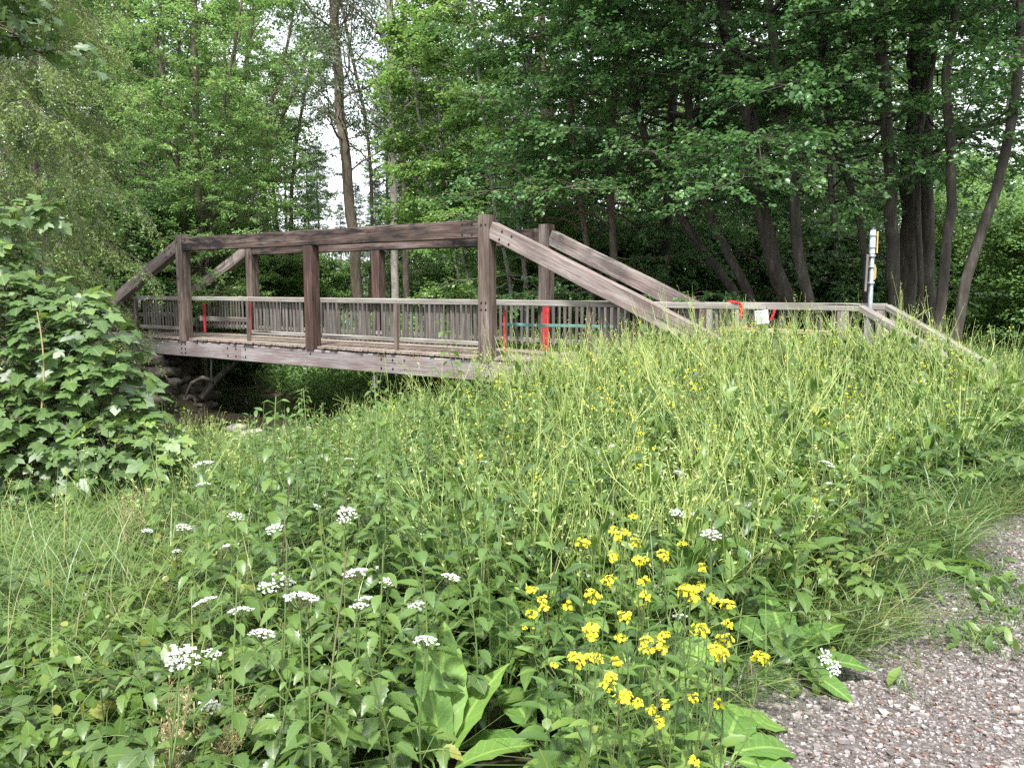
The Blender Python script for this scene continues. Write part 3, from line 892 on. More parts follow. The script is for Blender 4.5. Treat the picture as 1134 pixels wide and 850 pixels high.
m = MB()
for row in range(7):
    b_ = -1.5 + rng.uniform(-.2, .2)
    while b_ < .9:
        L_ = rng.uniform(.3, .65)
        blockstone(m, B(-.75 - .16 * row + rng.normal(0, .06), b_ + L_ / 2, -1.6 + row * .27 + rng.normal(0, .03)), (.34, L_ / 2 * 1.04, .15), .34)
        b_ += L_
abut = m.build('stone_abutment', M['stone'])
tag(abut, 'rough brown stone abutment carrying the far end of the footbridge', 'stone wall')
# front faces of the same abutment seen below the side beam
m = MB()
for row in range(6):
    a_ = -4.5
    while a_ < .2 + row * -.12:
        L_ = rng.uniform(.3, .6)
        blockstone(m, B(a_ + L_ / 2, -1.35 + .1 * row + rng.normal(0, .05), -1.45 + row * .27 + rng.normal(0, .03)), (L_ / 2 * 1.04, .3, .15), .34)
        a_ += L_
tag(m.build('stone_wall', M['stone']), 'mossy stacked stone bank wall in the shade left of the hanging hoses', 'stone wall')
for i, (u_, y_, zb, lab) in enumerate(((232, 21.0, -.95, 'left of the two black hoses hanging below the side beam'), (243, 21.2, -.7, 'right of the two black hoses hanging below the side beam'))):
    p = at(u_, 398, y_)
    q_ = np.array([p[0] + .08 + .1 * i, y_, zb])
    m = MB(); P = np.array([p * (1 - t) + q_ * t + np.array([.03 * math.sin(t * 6), 0, 0]) for t in np.linspace(0, 1, 9)]) - p
    P[:, 2] += .25
    tubes(m, P, np.full(9, .03), 8, cap=True)
    o = m.build('hose', M['blackpipe']); o.location = p
    tag(o, lab, 'hose', 'black hoses below the bridge')
p = at(252, 412, 21.6)
m = MB()
P = np.array([at(u_, v_, 21.6 + dy) for u_, v_, dy in ((225, 440, .2), (235, 425, .1), (248, 412, 0), (258, 404, -.1), (266, 396, -.1))]) - p
tubes(m, P, [.11, .10, .085, .07, .05], 8)
P2 = np.array([at(u_, v_, 21.6 + dy) for u_, v_, dy in ((240, 422, .05), (224, 418, -.1), (212, 424, -.1), (205, 440, 0))]) - p
tubes(m, P2, [.07, .06, .05, .03], 8)
o = m.build('dead_branch', M['bark_dark']); o.location = p
tag(o, 'bare brown forked dead branch leaning on the abutment under the bridge', 'branch')
p = at(416, 442, 19.0)
mk = thing('marker_post', p, 'small white marker plate with a red square on a thin post under the bridge', 'marker')
m = MB(); tubes(m, [np.array([0, 0, -1.]), np.array([0, 0, .62])], [.018, .018], 8, cap=True); m.build('post', M['zinc'], mk)
m = MB(); beam(m, np.array([0, -.03, .30]), np.array([0, -.03, .60]), .13, .012, up=(0, 1, 0), ch=.003); pl = m.build('plate', M['paper'], mk, False)
m = MB(); beam(m, np.array([0, -.038, .42]), np.array([0, -.038, .50]), .07, .006, up=(0, 1, 0), ch=.001); m.build('emblem', M['ribbon'], pl, False)
for (u_, v_, y_, s_, lab) in ((281, 482, 17.6, (.30, .22, .17), 'round pale rock in the stream behind the white umbel'), (377, 471, 18.4, (.22, .15, .07), 'flat pale rock at the far edge of the water'), (345, 468, 18.7, (.16, .12, .08), 'small brown rock on the waterline between the pale rocks'), (262, 474, 18.6, (.2, .2, .14), 'dark wet rock at the foot of the abutment')):
    p = at(u_, v_, y_)
    p[2] = WL + s_[2] * .35
    m = MB(); blockstone(m, (0, 0, 0), s_, .2)
    o = m.build('rock', M['rock']); o.location = p
    tag(o, lab, 'rock', 'rocks in the stream')
p = at(315, 490, 17.3)
m = MB(); tubes(m, np.array([(0, 0, -.15), (.01, 0, .12), (-.02, .01, .3), (0, 0, .42)]), [.05, .055, .05, .02], 7, cap=True)
o = m.build('birch_stub', M['bark_pale']); o.location = p
tag(o, 'broken white birch stub standing upright in the stream', 'stub')

# ------------------------------------------------------------------ trees
def spline(P, n):
    P = np.asarray(P, float)
    d = np.concatenate([[0], np.cumsum(np.linalg.norm(np.diff(P, axis=0), axis=1))])
    t = np.linspace(0, d[-1], n)
    # catmull-rom through numpy hermite
    m = np.gradient(P, d, axis=0) if len(P) > 2 else np.repeat((P[1:] - P[:-1]) / d[-1], 2, 0)
    k = np.clip(np.searchsorted(d, t, side='right') - 1, 0, len(P) - 2)
    h = (d[k + 1] - d[k])[:, None]; s = ((t - d[k])[:, None]) / h
    return ((2 * s**3 - 3 * s**2 + 1) * P[k] + (s**3 - 2 * s**2 + s) * h * m[k] + (-2 * s**3 + 3 * s**2) * P[k + 1] + (s**3 - s**2) * h * m[k + 1])


def tree_meshes(stems, spec):
    """stems: list of (points, r0, r1) in local space. Returns trunk MB, crown MB."""
    tm, cm = MB(), MB()
    sides = spec.get('sides', 9)
    g = spec.get
    for si, (pts, r0, r1) in enumerate(stems):
        Pp = spline(pts, 22)
        H = Pp[-1, 2] - Pp[0, 2]
        tt = np.linspace(0, 1, 22)
        rr = r0 + (r1 - r0) * tt
        rr[0] *= 1.45; rr[1] *= 1.12
        Pp[2:-1] += rng.normal(0, r0 * .16, (19, 3)) * [1, 1, .2]
        tubes(tm, Pp, rr, sides, cap=True)
        nb = g('nb', 40) if si == 0 else int(g('nb', 40) * g('sub', .7))
        s0 = g('s0', .2)
        s = s0 + (1 - s0) * (np.arange(nb) + rng.random(nb)) / nb
        s = s ** g('spow', 1.0)
        s = np.clip(s, 0, .995)
        base = np.stack([np.interp(s, tt, Pp[:, i]) for i in range(3)], -1)
        rb = np.interp(s, tt, rr)
        az = np.arange(nb) * 2.4 + rng.normal(0, .5, nb) + rng.random() * 6
        if g('bias') is not None:
            ba, bs = g('bias')
            dlt = (az - ba + np.pi) % (2 * np.pi) - np.pi
            az = ba + dlt * (1 - bs)
        sn = (s - s0) / (1 - s0)
        L = g('L', 4.) * (g('lshape', lambda x: (.75 + .9 * x) * (1 - x) ** .6 + .18)(sn)) * rng.uniform(.65, 1.2, nb)
        e = np.interp(sn, [0, 1], g('elev', (5, 55))) + rng.normal(0, 9, nb)
        e = np.radians(e)
        D = np.stack([np.cos(az) * np.cos(e), np.sin(az) * np.cos(e), np.sin(e)], -1)
        KB = 7
        t = np.linspace(0, 1, KB)
        BP = base[:, None] + D[:, None] * (L[:, None, None] * t[None, :, None])
        BP[..., 2] -= g('droop', .15) * L[:, None] * t[None] ** 2
        w = np.cumsum(rng.normal(0, .035, (nb, KB, 3)) * L[:, None, None], 1); w[:, 0] = 0
        BP = BP + w
        rbr = np.minimum(rb * .5, g('brf', .011) * L + .004)
        tubes(tm, BP, rbr[:, None] * (1 - .85 * t[None]), 6)
        # second order
        m2 = g('m2', 7)
        f = (np.arange(m2) + .5 + rng.uniform(-.3, .3, (nb, m2))) / m2 * (1 - g('bare', .2)) + g('bare', .2)
        ki = f * (KB - 1); k0 = np.clip(ki.astype(int), 0, KB - 2); fr = (ki - k0)[..., None]
        ib = np.arange(nb)[:, None]
        p2 = BP[ib, k0] * (1 - fr) + BP[ib, k0 + 1] * fr
        bd = vnorm(BP[ib, k0 + 1] - BP[ib, k0])
        hs = vnorm(np.cross(bd, [0, 0, 1.]))
        sg = np.where(np.arange(m2) % 2 == 0, 1., -1.)[None, :, None]
        D2 = vnorm(bd * .65 + hs * sg * rng.uniform(.6, 1.0, (nb, m2, 1)) + rng.normal(0, .16, (nb, m2, 3)) + np.array([0, 0, g('up2', .05)]))
        L2 = g('L2', .42) * L[:, None] * (1.15 - .75 * f) * rng.uniform(.7, 1.3, (nb, m2)) + g('L2min', .25)
        K2 = 5; t2 = np.linspace(0, 1, K2)
        p2 = p2.reshape(-1, 3); D2 = D2.reshape(-1, 3); L2 = L2.reshape(-1)
        TP = p2[:, None] + D2[:, None] * (L2[:, None, None] * t2[None, :, None])
        TP[..., 2] -= g('droop2', .12) * L2[:, None] * t2[None] ** 2
        TP[:, 1:] += rng.normal(0, .03, (len(p2), K2 - 1, 3)) * L2[:, None, None]
        if g('twigs', True):
            tubes(tm, TP, (g('twr', .0035) + .004 * L2)[:, None] * (1 - .75 * t2[None]), 4)
        # third order leafy twigs
        m3 = g('m3', 4); n2 = len(p2)
        f3 = (np.arange(m3) + rng.random((n2, m3))) / m3 * .85 + .15
        ki = f3 * (K2 - 1); k0 = np.clip(ki.astype(int), 0, K2 - 2); fr = (ki - k0)[..., None]
        i2 = np.arange(n2)[:, None]
        p3 = TP[i2, k0] * (1 - fr) + TP[i2, k0 + 1] * fr
        bd = vnorm(TP[i2, k0 + 1] - TP[i2, k0])
        hs = vnorm(np.cross(bd, [0, 0, 1.]))
        sg = np.where(rng.random((n2, m3, 1)) < .5, 1., -1.)
        D3 = vnorm(bd * .7 + hs * sg * rng.uniform(.4, 1., (n2, m3, 1)) + rng.normal(0, .25, (n2, m3, 3)) + np.array([0, 0, -g('hang', .05)]))
        L3 = g('L3', .5) * rng.uniform(.5, 1.3, (n2, m3))
        p3 = p3.reshape(-1, 3); D3 = D3.reshape(-1, 3); L3 = L3.reshape(-1)
        keep = rng.random(len(p3)) < g('keep', 1.)
        p3, D3, L3 = p3[keep], D3[keep], L3[keep]
        if g('twigs3', False):
            q3 = p3 + D3 * L3[:, None]
            tubes(tm, np.stack([p3, (p3 + q3) / 2 + [0, 0, .02], q3], 1), np.array([[.004, .003, .0015]]) * np.ones((len(p3), 1)) * g('tw3', 1.), 3)
        nl = g('nl', 8); n3 = len(p3)
        fl = (np.arange(nl) + rng.random((n3, nl))) / nl
        pl = p3[:, None] + D3[:, None] * (L3[:, None] * fl)[..., None]
        pl = pl + rng.normal(0, g('scatter', .05), pl.shape)
        hs = vnorm(np.cross(D3, [0, 0, 1.]))[:, None]
        sgl = np.where(np.arange(nl) % 2 == 0, 1., -1.)[None, :, None]
        ax = D3[:, None] * .6 + hs * sgl * .8 + rng.normal(0, .35, pl.shape) + np.array([0, 0, -g('leafdroop', .25)])
        nr = np.array([0, 0, 1.]) + rng.normal(0, g('tiltn', .38), pl.shape)
        rn = np.clip(np.repeat(np.clip(.12 + .38 * rng.random(n3) + .36 * np.repeat(rng.random(n2), m3)[keep], 0, 1), nl) + rng.normal(0, .12, n3 * nl), 0, 1)
        scatter(cm, g('tpl', KITE), pl.reshape(-1, 3), ax.reshape(-1, 3), nr.reshape(-1, 3), g('leaf', .09) * rng.uniform(.65, 1.25, n3 * nl), rn, g('lw', 1.))
    return tm, cm


nleaf = 0
def make_tree(name, label, cat, stems_px, spec, bark, leaf, y, group=None, extra=None, ztop=None):
    """stems_px: list of ([(u, v), ...] from the foot up, width0, width1 in pixels); all stand y metres ahead"""
    global nleaf
    b = at(stems_px[0][0][0][0], 332, y); b[2] = float(gz(b[0], b[1]))
    st = []
    for pts, w0, w1 in stems_px:
        W = []
        for k, pt in enumerate(pts):
            yy = y + (pt[2] if len(pt) > 2 else 0)
            W.append(at(pt[0], pt[1], yy))
        W = np.array(W)
        # down to the ground
        f = W[0] + (W[0] - W[1]) * .15; f[2] = float(gz(f[0], f[1])) - .15
        if W[0][2] > f[2] + .3:
            W = np.vstack([f, W])
        # and on above the frame
        if spec.get('ext', 5) > 0:
            d = vnorm(W[-1] - W[-2]); d = vnorm(d + [0, 0, .4]); W = np.vstack([W, W[-1] + d * spec.get('ext', 5)])
        st.append((W - b, w0 / F * y / 2, w1 / F * y / 2))
    tm, cm = tree_meshes(st, spec)
    t = thing(name, b, label, cat, group)
    tm.build('trunk', M[bark], t)
    cm.build('crown', M[leaf], t, False)
    nleaf += len(cm.v[0]) if cm.v else 0
    return t


ALD = dict(nb=36, s0=.24, L=4.3, elev=(-8, 42), droop=.14, m2=10, m3=6, nl=11, leaf=.098, tpl=ROUND, tiltn=.30, L3=.42, hang=.06, scatter=.035, bare=.28, brf=.008)
TOWARD = -math.pi / 2           # towards the camera
# --- the dark alder stand on the right
AL = [
    ('leaning dark alder trunk second behind the landing, left of the thick one', [([(819, 334), (785, 286), (750, 235), (720, 170), (700, 90), (690, 0)], 10, 6)], 20.0, {}),
    ('dark alder leaning left just beside the thick leaning trunk', [([(832, 334), (806, 283), (780, 220), (764, 140), (758, 60), (755, 0)], 11, 6)], 19.0, {}),
    ('thick dark alder trunk leaning left behind the landing rail', [([(873, 334), (849, 273), (838, 200), (826, 120), (810, 50), (800, -20)], 19, 11)], 18.0, dict(nb=54)),
    ('dark alder trunk bending over just right of the thick leaning one', [([(898, 332), (888, 295), (878, 220), (868, 141), (861, 92), (852, 20), (846, -40)], 13, 8)], 17.0, {}),
    ('slim dark alder stem just left of the signpost', [([(960, 340), (958, 290), (948, 225), (925, 165), (915, 95), (912, 0)], 8, 5)], 17.5, dict(nb=34)),
    ('alder trunk with pale lichen flecks just right of the signpost', [([(994, 345), (990, 290), (986, 220), (981, 141), (974, 35), (972, -30)], 15, 9)], 16.5, dict(nb=22, L=3.2, s0=.48, keep=.7)),
    ('thickest dark trunk of the clump right of the signpost', [([(1004, 350), (1005, 290), (1010, 220), (1014, 150), (1017, 35), (1019, -40)], 25, 13)], 18.5, dict(nb=26, s0=.42, keep=.8)),
    ('straight dark trunk on the right edge of the alder clump', [([(1029, 350), (1029, 270), (1028, 200), (1027, 130), (1030, 30), (1032, -40)], 14, 10)], 17.8, dict(nb=22, s0=.45, keep=.7)),
    ('slender brown alder with a crooked upper stem right of the clump', [([(1040, 368), (1047, 300), (1053, 220), (1055, 159), (1047, 90), (1056, 30), (1062, -30)], 12, 6)], 14.8, dict(nb=18, s0=.45, L=2.6, keep=.6)),
    ('curved brown tree bowing right over the end of the step rail', [([(1058, 372), (1071, 305), (1088, 255), (1105, 205), (1118, 140), (1126, 88), (1130, 20)], 12, 7)], 14.2, dict(nb=16, s0=.45, L=2.6, keep=.6)),
]
for lab, st, y_, over in AL:
    sp_ = dict(ALD, s0=.35, nb=32, elev=(0, 42)); sp_['bias'] = (TOWARD, .2); sp_.update(over)
    make_tree('alder_tree', lab, 'tree', st, sp_, 'bark_dark', 'alder', y_)
make_tree('alder_tree', 'thin dark stem between the two thick trunks of the alder clump', 'tree', [([(1019, 350), (1018, 280), (1016, 220), (1020, 140), (1035, 60), (1040, 0)], 7, 4)], dict(ALD, nb=12, s0=.55, L=2.0, keep=.6), 'bark_dark', 'alder', 16.8)

p0 = at(1021, 174, 17.6)
o = bpy.data.objects['alder_tree.007'] if 'alder_tree.007' in bpy.data.objects else None
if o is not None:
    pb = np.array(o.location)
    m = MB(); tubes(m, spline([at(1027, 182, 17.7) - pb, at(1045, 160, 17.2) - pb, at(1069, 148, 16.8) - pb, at(1100, 138, 16.4) - pb, at(1150, 126, 16.)- pb], 14), np.linspace(.075, .03, 14), 7)
    tubes(m, spline([at(1062, 152, 16.9) - pb, at(1072, 120, 16.6) - pb, at(1088, 95, 16.3) - pb], 8), np.linspace(.03, .01, 8), 6)
    m.build('bough', M['bark_dark'], o)

# --- paler mid alders whose boughs hang between the bridge and the dark stand
make_tree('alder_tree', 'pale stemmed alder hanging bright green boughs behind the near portal', 'tree', [([(583, 332), (580, 290), (572, 230), (580, 160), (585, 80), (590, 0)], 6, 4), ([(566, 332), (560, 285), (548, 230), (540, 160), (530, 80)], 5, 3)],
          dict(ALD, nb=38, L=2.8, s0=.12, leaf=.09, droop=.15), 'bark_pale', 'alder_light', 23.0)
make_tree('alder_tree', 'leafy alder with a forked pale stem behind the long near brace', 'tree', [([(681, 332), (679, 270), (676, 200), (680, 120), (684, 40), (686, -20)], 9, 6), ([(655, 332), (650, 270), (640, 200), (632, 120), (628, 40)], 7, 4)],
          dict(ALD, nb=40, L=4.2, s0=.10), 'bark_brown', 'alder', 21.0)
make_tree('alder_tree', 'broad dark alder filling the wood behind the near railing', 'tree', [([(735, 332), (738, 260), (742, 180), (745, 100), (750, 20), (752, -30)], 12, 8)],
          dict(ALD, nb=44, L=4.8, s0=.08), 'bark_dark', 'alder', 24.0)
make_tree('alder_tree', 'dark alder deep behind the thick leaning trunk', 'tree', [([(930, 334), (925, 260), (920, 180), (915, 100), (910, 20)], 9, 7)],
          dict(ALD, nb=54, L=4.6, s0=.08), 'bark_dark', 'dark', 25.0)
make_tree('alder_tree', 'tall alder of yellower green towering behind the near portal', 'tree', [([(610, 330), (608, 240), (604, 150), (600, 60), (598, -20)], 9, 7)],
          dict(ALD, nb=48, L=4.2, s0=.15, leaf=.115), 'bark_brown', 'alder_light', 28.0)
make_tree('young_tree', 'young light green tree with a thin white leaning stem behind the top chord', 'tree', [([(530, 337), (520, 310), (511, 282), (498, 240), (490, 180), (486, 110), (484, 50)], 4, 3), ([(512, 332), (500, 270), (478, 200), (466, 140)], 4, 3)],
          dict(ALD, nb=30, L=1.8, s0=.3, elev=(20, 60), leaf=.10, keep=.8, ext=3), 'bark_pale', 'alder_light', 24.5)
# --- ash saplings and light trees on the left
make_tree('ash_tree', 'many stemmed light green ash behind the far brace of the footbridge', 'tree',
          [([(222, 330), (221, 250), (216, 170), (216, 90), (214, 0)], 9, 6), ([(226, 330), (240, 200), (246, 120), (262, 40)], 5, 3), ([(215, 330), (202, 220), (190, 130), (172, 40)], 5, 3)],
          dict(ALD, nb=44, L=3.6, s0=.2, elev=(22, 55), leaf=.12, tpl=KITE, lw=.8, m2=9, m3=5, nl=13, L3=.36, twr=.005, ext=1.5, spow=1.1), 'bark_brown', 'ash', 27.0)
make_tree('ash_tree', 'slim light green ash over the middle of the far bay', 'tree',
          [([(258, 330), (260, 230), (263, 150), (272, 80), (282, 0)], 6, 4), ([(262, 330), (284, 200), (300, 120), (318, 50)], 5, 3), ([(285, 320), (288, 240), (300, 160), (330, 90)], 4, 3)],
          dict(ALD, nb=40, L=3.3, s0=.2, elev=(22, 55), leaf=.12, tpl=KITE, lw=.8, m2=9, m3=5, nl=13, L3=.36, twr=.005, ext=1.5, spow=1.1), 'bark_brown', 'ash', 34.0)
make_tree('ash_tree', 'pale green ash spreading beside the leaning poplar trunk', 'tree',
          [([(320, 330), (322, 250), (326, 180), (336, 110), (345, 60)], 5, 3), ([(315, 330), (306, 240), (300, 190), (290, 130)], 4, 3)],
          dict(ALD, nb=40, L=2.5, s0=.2, elev=(15, 55), leaf=.10, tpl=KITE, lw=.8, ext=1), 'bark_brown', 'ash', 37.0)
# --- poplars in the gap
POP = dict(nb=46, s0=.36, L=3.6, elev=(34, 64), droop=.0, m2=8, m3=5, nl=9, leaf=.11, tpl=KITE, tiltn=.7, leafdroop=.6, keep=.78, ext=7, scatter=.10)
make_tree('poplar_tree', 'tall leaning brown poplar trunk in the bright gap of the wood', 'tree', [([(397, 332), (391, 260), (384, 190), (377, 120), (373, 60), (369, -20)], 13, 8)], POP, 'bark_brown', 'poplar', 31.0)
make_tree('poplar_tree', 'tall straight poplar with a whitish trunk in the middle of the gap', 'tree', [([(437, 332), (437, 250), (434, 160), (433, 80), (431, -20)], 9, 7)], dict(POP, L=4.2), 'bark_pale', 'poplar', 30.0)
make_tree('poplar_tree', 'slim brown poplar close behind the whitish trunk', 'tree', [([(450, 332), (449, 250), (447, 160), (446, 80), (446, -20)], 8, 6)], POP, 'bark_brown', 'poplar', 33.0)
make_tree('poplar_tree', 'thin poplar forking left of the whitish trunk', 'tree', [([(410, 332), (412, 240), (408, 160), (398, 100), (385, 40)], 4, 3)], dict(POP, nb=20), 'bark_brown', 'poplar', 36.0)

# --- larch at the left: drooping boughs with hanging twigs
LAR = dict(nb=60, s0=.02, L=2.5, lshape=lambda x: 1.05 - .45 * x, elev=(8, 25), droop=.34, m2=13, m3=6, nl=11, leaf=.085, lw=1.7, brf=.0055, tw3=.7, tpl=NEEDLE, tiltn=.9, L2=.2, L2min=.3, droop2=.55, L3=.42, hang=.9, twigs3=True,
           leafdroop=.1, scatter=.016, bare=.08, up2=-.25, ext=1.5, bias=(-.5, .45))
make_tree('larch_tree', 'larch drooping grey green twigs beyond the maple bush at the left edge', 'tree', [([(-22, 352), (-26, 250), (-30, 150), (-32, 50), (-34, -60)], 30, 18)], LAR, 'bark_twig', 'larch', 14.0)
make_tree('larch_tree', 'second larch behind, its fine boughs reaching towards the far brace', 'tree', [([(40, 340), (40, 250), (38, 150), (36, 50), (34, -40)], 11, 8)], dict(LAR, nb=90, L=3.0, bias=(-.9, .15), elev=(2, 22)), 'bark_twig', 'larch', 19.5)
# --- broad leaved shade bushes under the trees
HAZ = dict(nb=22, s0=.05, L=2.0, elev=(15, 60), droop=.12, m2=6, m3=5, nl=9, leaf=.10, tpl=ROUND, tiltn=.45, ext=0, sub=1.)
def hazel(label, u0, y, vt, leaf, n=5, spread=60, L=2.0, group=None, lf=.10):
    st = []
    for k in range(n):
        du = (k - (n - 1) / 2) * spread / n
        st.append(([(u0 + du * .3, 350), (u0 + du * .8, (350 + vt) / 2 + rng.uniform(-8, 8)), (u0 + du * 1.5, vt + rng.uniform(0, 25) + abs(du) * .3)], 4, 2))
    return make_tree('hazel_bush', label, 'bush', st, dict(HAZ, L=L, leaf=lf), 'bark_brown', leaf, y, group)

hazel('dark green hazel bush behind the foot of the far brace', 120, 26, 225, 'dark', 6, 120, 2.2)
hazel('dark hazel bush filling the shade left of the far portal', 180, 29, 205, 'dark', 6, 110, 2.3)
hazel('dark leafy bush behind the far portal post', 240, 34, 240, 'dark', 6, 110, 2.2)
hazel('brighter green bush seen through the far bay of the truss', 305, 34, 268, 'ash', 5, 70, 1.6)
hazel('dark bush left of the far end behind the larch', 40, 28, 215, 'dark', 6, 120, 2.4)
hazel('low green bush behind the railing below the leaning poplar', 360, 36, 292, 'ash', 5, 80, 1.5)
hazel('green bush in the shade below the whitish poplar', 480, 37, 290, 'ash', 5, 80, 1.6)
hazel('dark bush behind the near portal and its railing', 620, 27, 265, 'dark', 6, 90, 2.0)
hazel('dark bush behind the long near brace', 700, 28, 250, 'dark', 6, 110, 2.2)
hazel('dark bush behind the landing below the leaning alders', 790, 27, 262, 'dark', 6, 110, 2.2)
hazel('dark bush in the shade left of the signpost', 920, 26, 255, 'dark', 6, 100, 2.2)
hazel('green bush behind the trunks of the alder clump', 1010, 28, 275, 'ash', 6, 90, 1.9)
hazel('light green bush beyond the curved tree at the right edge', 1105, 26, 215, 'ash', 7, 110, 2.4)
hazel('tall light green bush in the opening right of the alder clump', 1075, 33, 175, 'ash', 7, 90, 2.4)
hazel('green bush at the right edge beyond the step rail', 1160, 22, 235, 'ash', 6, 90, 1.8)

# --- the wood behind: a few kinds copied about, each tree its own thing
def proto(name, label, cat, H, spec, bark, leaf, lean=.4, r=.16):
    st = [([(0, 0, -.2), (lean * .3, 0, H * .3), (lean * .6, lean * .2, H * .65), (lean, 0, H)], r, r * .25)]
    st = [(np.array(p, float), a, b) for p, a, b in st]
    tm, cm = tree_meshes(st, spec)
    t = thing(name, (0, 0, 0), label, cat, 'trees deep in the wood')
    tm.build('trunk', M[bark], t); cm.build('crown', M[leaf], t, False)
    return t


FARS = [
    proto('forest_tree', 'dark crowned tree deep in the wood behind the bridge', 'tree', 17, dict(ALD, nb=56, L=4.2, s0=.12, m2=7, m3=4, nl=8, leaf=.14, twigs=False, ext=0), 'bark_dark', 'dark'),
    proto('forest_tree', 'green crowned tree deep in the wood behind the bridge', 'tree', 15, dict(ALD, nb=52, L=3.9, s0=.10, m2=7, m3=4, nl=8, leaf=.14, twigs=False, ext=0), 'bark_brown', 'alder', .8),
    proto('forest_tree', 'light green tree deep in the wood behind the bridge', 'tree', 16, dict(ALD, nb=52, L=3.6, s0=.15, elev=(15, 60), m2=7, m3=4, nl=8, leaf=.14, twigs=False, ext=0), 'bark_brown', 'ash', -.6),
    proto('spruce_tree', 'dark spruce deep in the wood behind the bridge', 'tree', 17, dict(nb=110, s0=.06, L=2.9, lshape=lambda x: 1.05 - x * .95, elev=(-6, 20), droop=.18, m2=8, m3=4, nl=8, leaf=.16, lw=1.3, tpl=NEEDLE, tiltn=.8, twigs=False, L3=.4, hang=.4, ext=0), 'bark_dark', 'spruce', .1, .17),
]
used = [False] * 4
def far_tree(k, u_, y_, sc):
    x_ = (u_ - 567) / F * y_ * 1.0
    loc = (x_, y_, float(gz(x_, y_)) - .1)
    if not used[k]:
        used[k] = True
        t = FARS[k]; t.location = loc; t.scale = (sc,) * 3; t.rotation_euler.z = rng.random() * 6.28
        return
    dup(FARS[k], loc, rng.random() * 6.28, sc)


spots = []
for i in range(900):
    if len(spots) >= 104: break
    y_ = rng.uniform(34, 72); u_ = rng.uniform(-60, 1200)
    if 338 < u_ < 452: continue
    if 270 < u_ < 540 and y_ < 44: continue                  # the bright gap
    if u_ > 985 and rng.random() < .85: continue
    x_ = (u_ - 567) / F * y_
    if any((x_ - a) ** 2 + (y_ - b) ** 2 < 5 for a, b in spots): continue
    spots.append((x_, y_))
    k = rng.choice(3, p=[.5, .3, .2]) if u_ > 520 else rng.choice(3, p=[.3, .3, .4])
    far_tree(k, u_, y_, rng.uniform(.85, 1.2))
for u_, y_, s_ in ((398, 62, .55), (418, 66, .60), (432, 58, 1.0), (462, 60, 1.1), (356, 64, .75), (455, 52, .8), (476, 55, .85), (497, 50, .8), (520, 54, .9), (380, 70, .5), (540, 49, .8), (345, 60, .7)):
    far_tree(3, u_, y_, s_)

# far understorey: one mass nobody could count
K = 60000
y_ = rng.uniform(40, 90, K); u_ = rng.uniform(-120, 1260, K); x_ = (u_ - 567) / F * y_
hmax = 2.2 + 1.6 * np.sin(x_ * .35) * np.sin(y_ * .21) + 1.2 * np.sin(x_ * .9 + 2)
hmax = np.maximum(hmax, .6)
z_ = gz(x_, y_) + hmax * rng.random(K) ** .6
mb = MB()
scatter(mb, KITE, np.stack([x_, y_, z_], -1), rng.normal(0, 1, (K, 3)), np.array([0, 0, 1.]) + rng.normal(0, .5, (K, 3)), rng.uniform(.2, .42, K))
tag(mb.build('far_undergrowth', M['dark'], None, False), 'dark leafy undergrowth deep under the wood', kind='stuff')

# --- overhanging maple branch of a tree standing outside the frame at the upper left
def maple_sprays(cm, P, n, size, spread, toward=None):
    pass


mt_b = np.array([-6.6, 6.4, 0.]); mt_b[2] = float(gz(mt_b[0], mt_b[1]))
mp_t = thing('maple_tree', mt_b, 'maple whose dark lobed leaves hang into the upper left corner', 'tree')
tm, cm = MB(), MB()
tubes(tm, spline([(0, 0, -.3), (-.1, .1, 2), (.0, .1, 4), (.1, .2, 6), (0, 0, 8.5)], 16), np.linspace(.2, .07, 16), 9)
def bough(p0, p1, n, sz_, droop, spread):
    t = np.linspace(0, 1, 9)[:, None]
    Pb = p0 * (1 - t) + p1 * t; Pb[:, 2] += .35 * np.sin(t[:, 0] * math.pi) - droop * t[:, 0] ** 2
    tubes(tm, Pb, np.linspace(.035, .008, 9), 6)
    k = rng.uniform(.3, 1, n); c = np.stack([np.interp(k, t[:, 0], Pb[:, i]) for i in range(3)], -1)
    off = rng.normal(0, 1, (n, 3)) * spread * np.array([1, 1, .45]) * (1.15 - .6 * k[:, None])
    ends = c + off
    tubes(tm, np.stack([c, (c + ends) / 2 + [0, 0, .05], ends], 1), np.array([[.006, .004, .002]]) * np.ones((n, 1)), 4)
    for rep in range(7):
        pp = ends + rng.normal(0, .13, (n, 3)) * [1, 1, .5]
        ax = off + rng.normal(0, .4, (n, 3)) + [0, 0, -.35]
        scatter(cm, MAPLE, pp, ax, np.array([0, -.15, 1.]) + rng.normal(0, .35, (n, 3)), sz_ * rng.uniform(.6, 1.2, n), rng.uniform(0, .55, n))
for e, n in ((at(18, 20, 7.2), 60), (at(-10, -10, 6.6), 50), (at(40, -20, 7.4), 50), (at(52, 44, 7.6), 26)):
    bough(np.array([0, .1, rng.uniform(4.2, 5.2)]), e - mt_b, n, .12, .15, .30)
tm.build('trunk', M['bark_brown'], mp_t); cm.build('crown', M['maple'], mp_t, False)

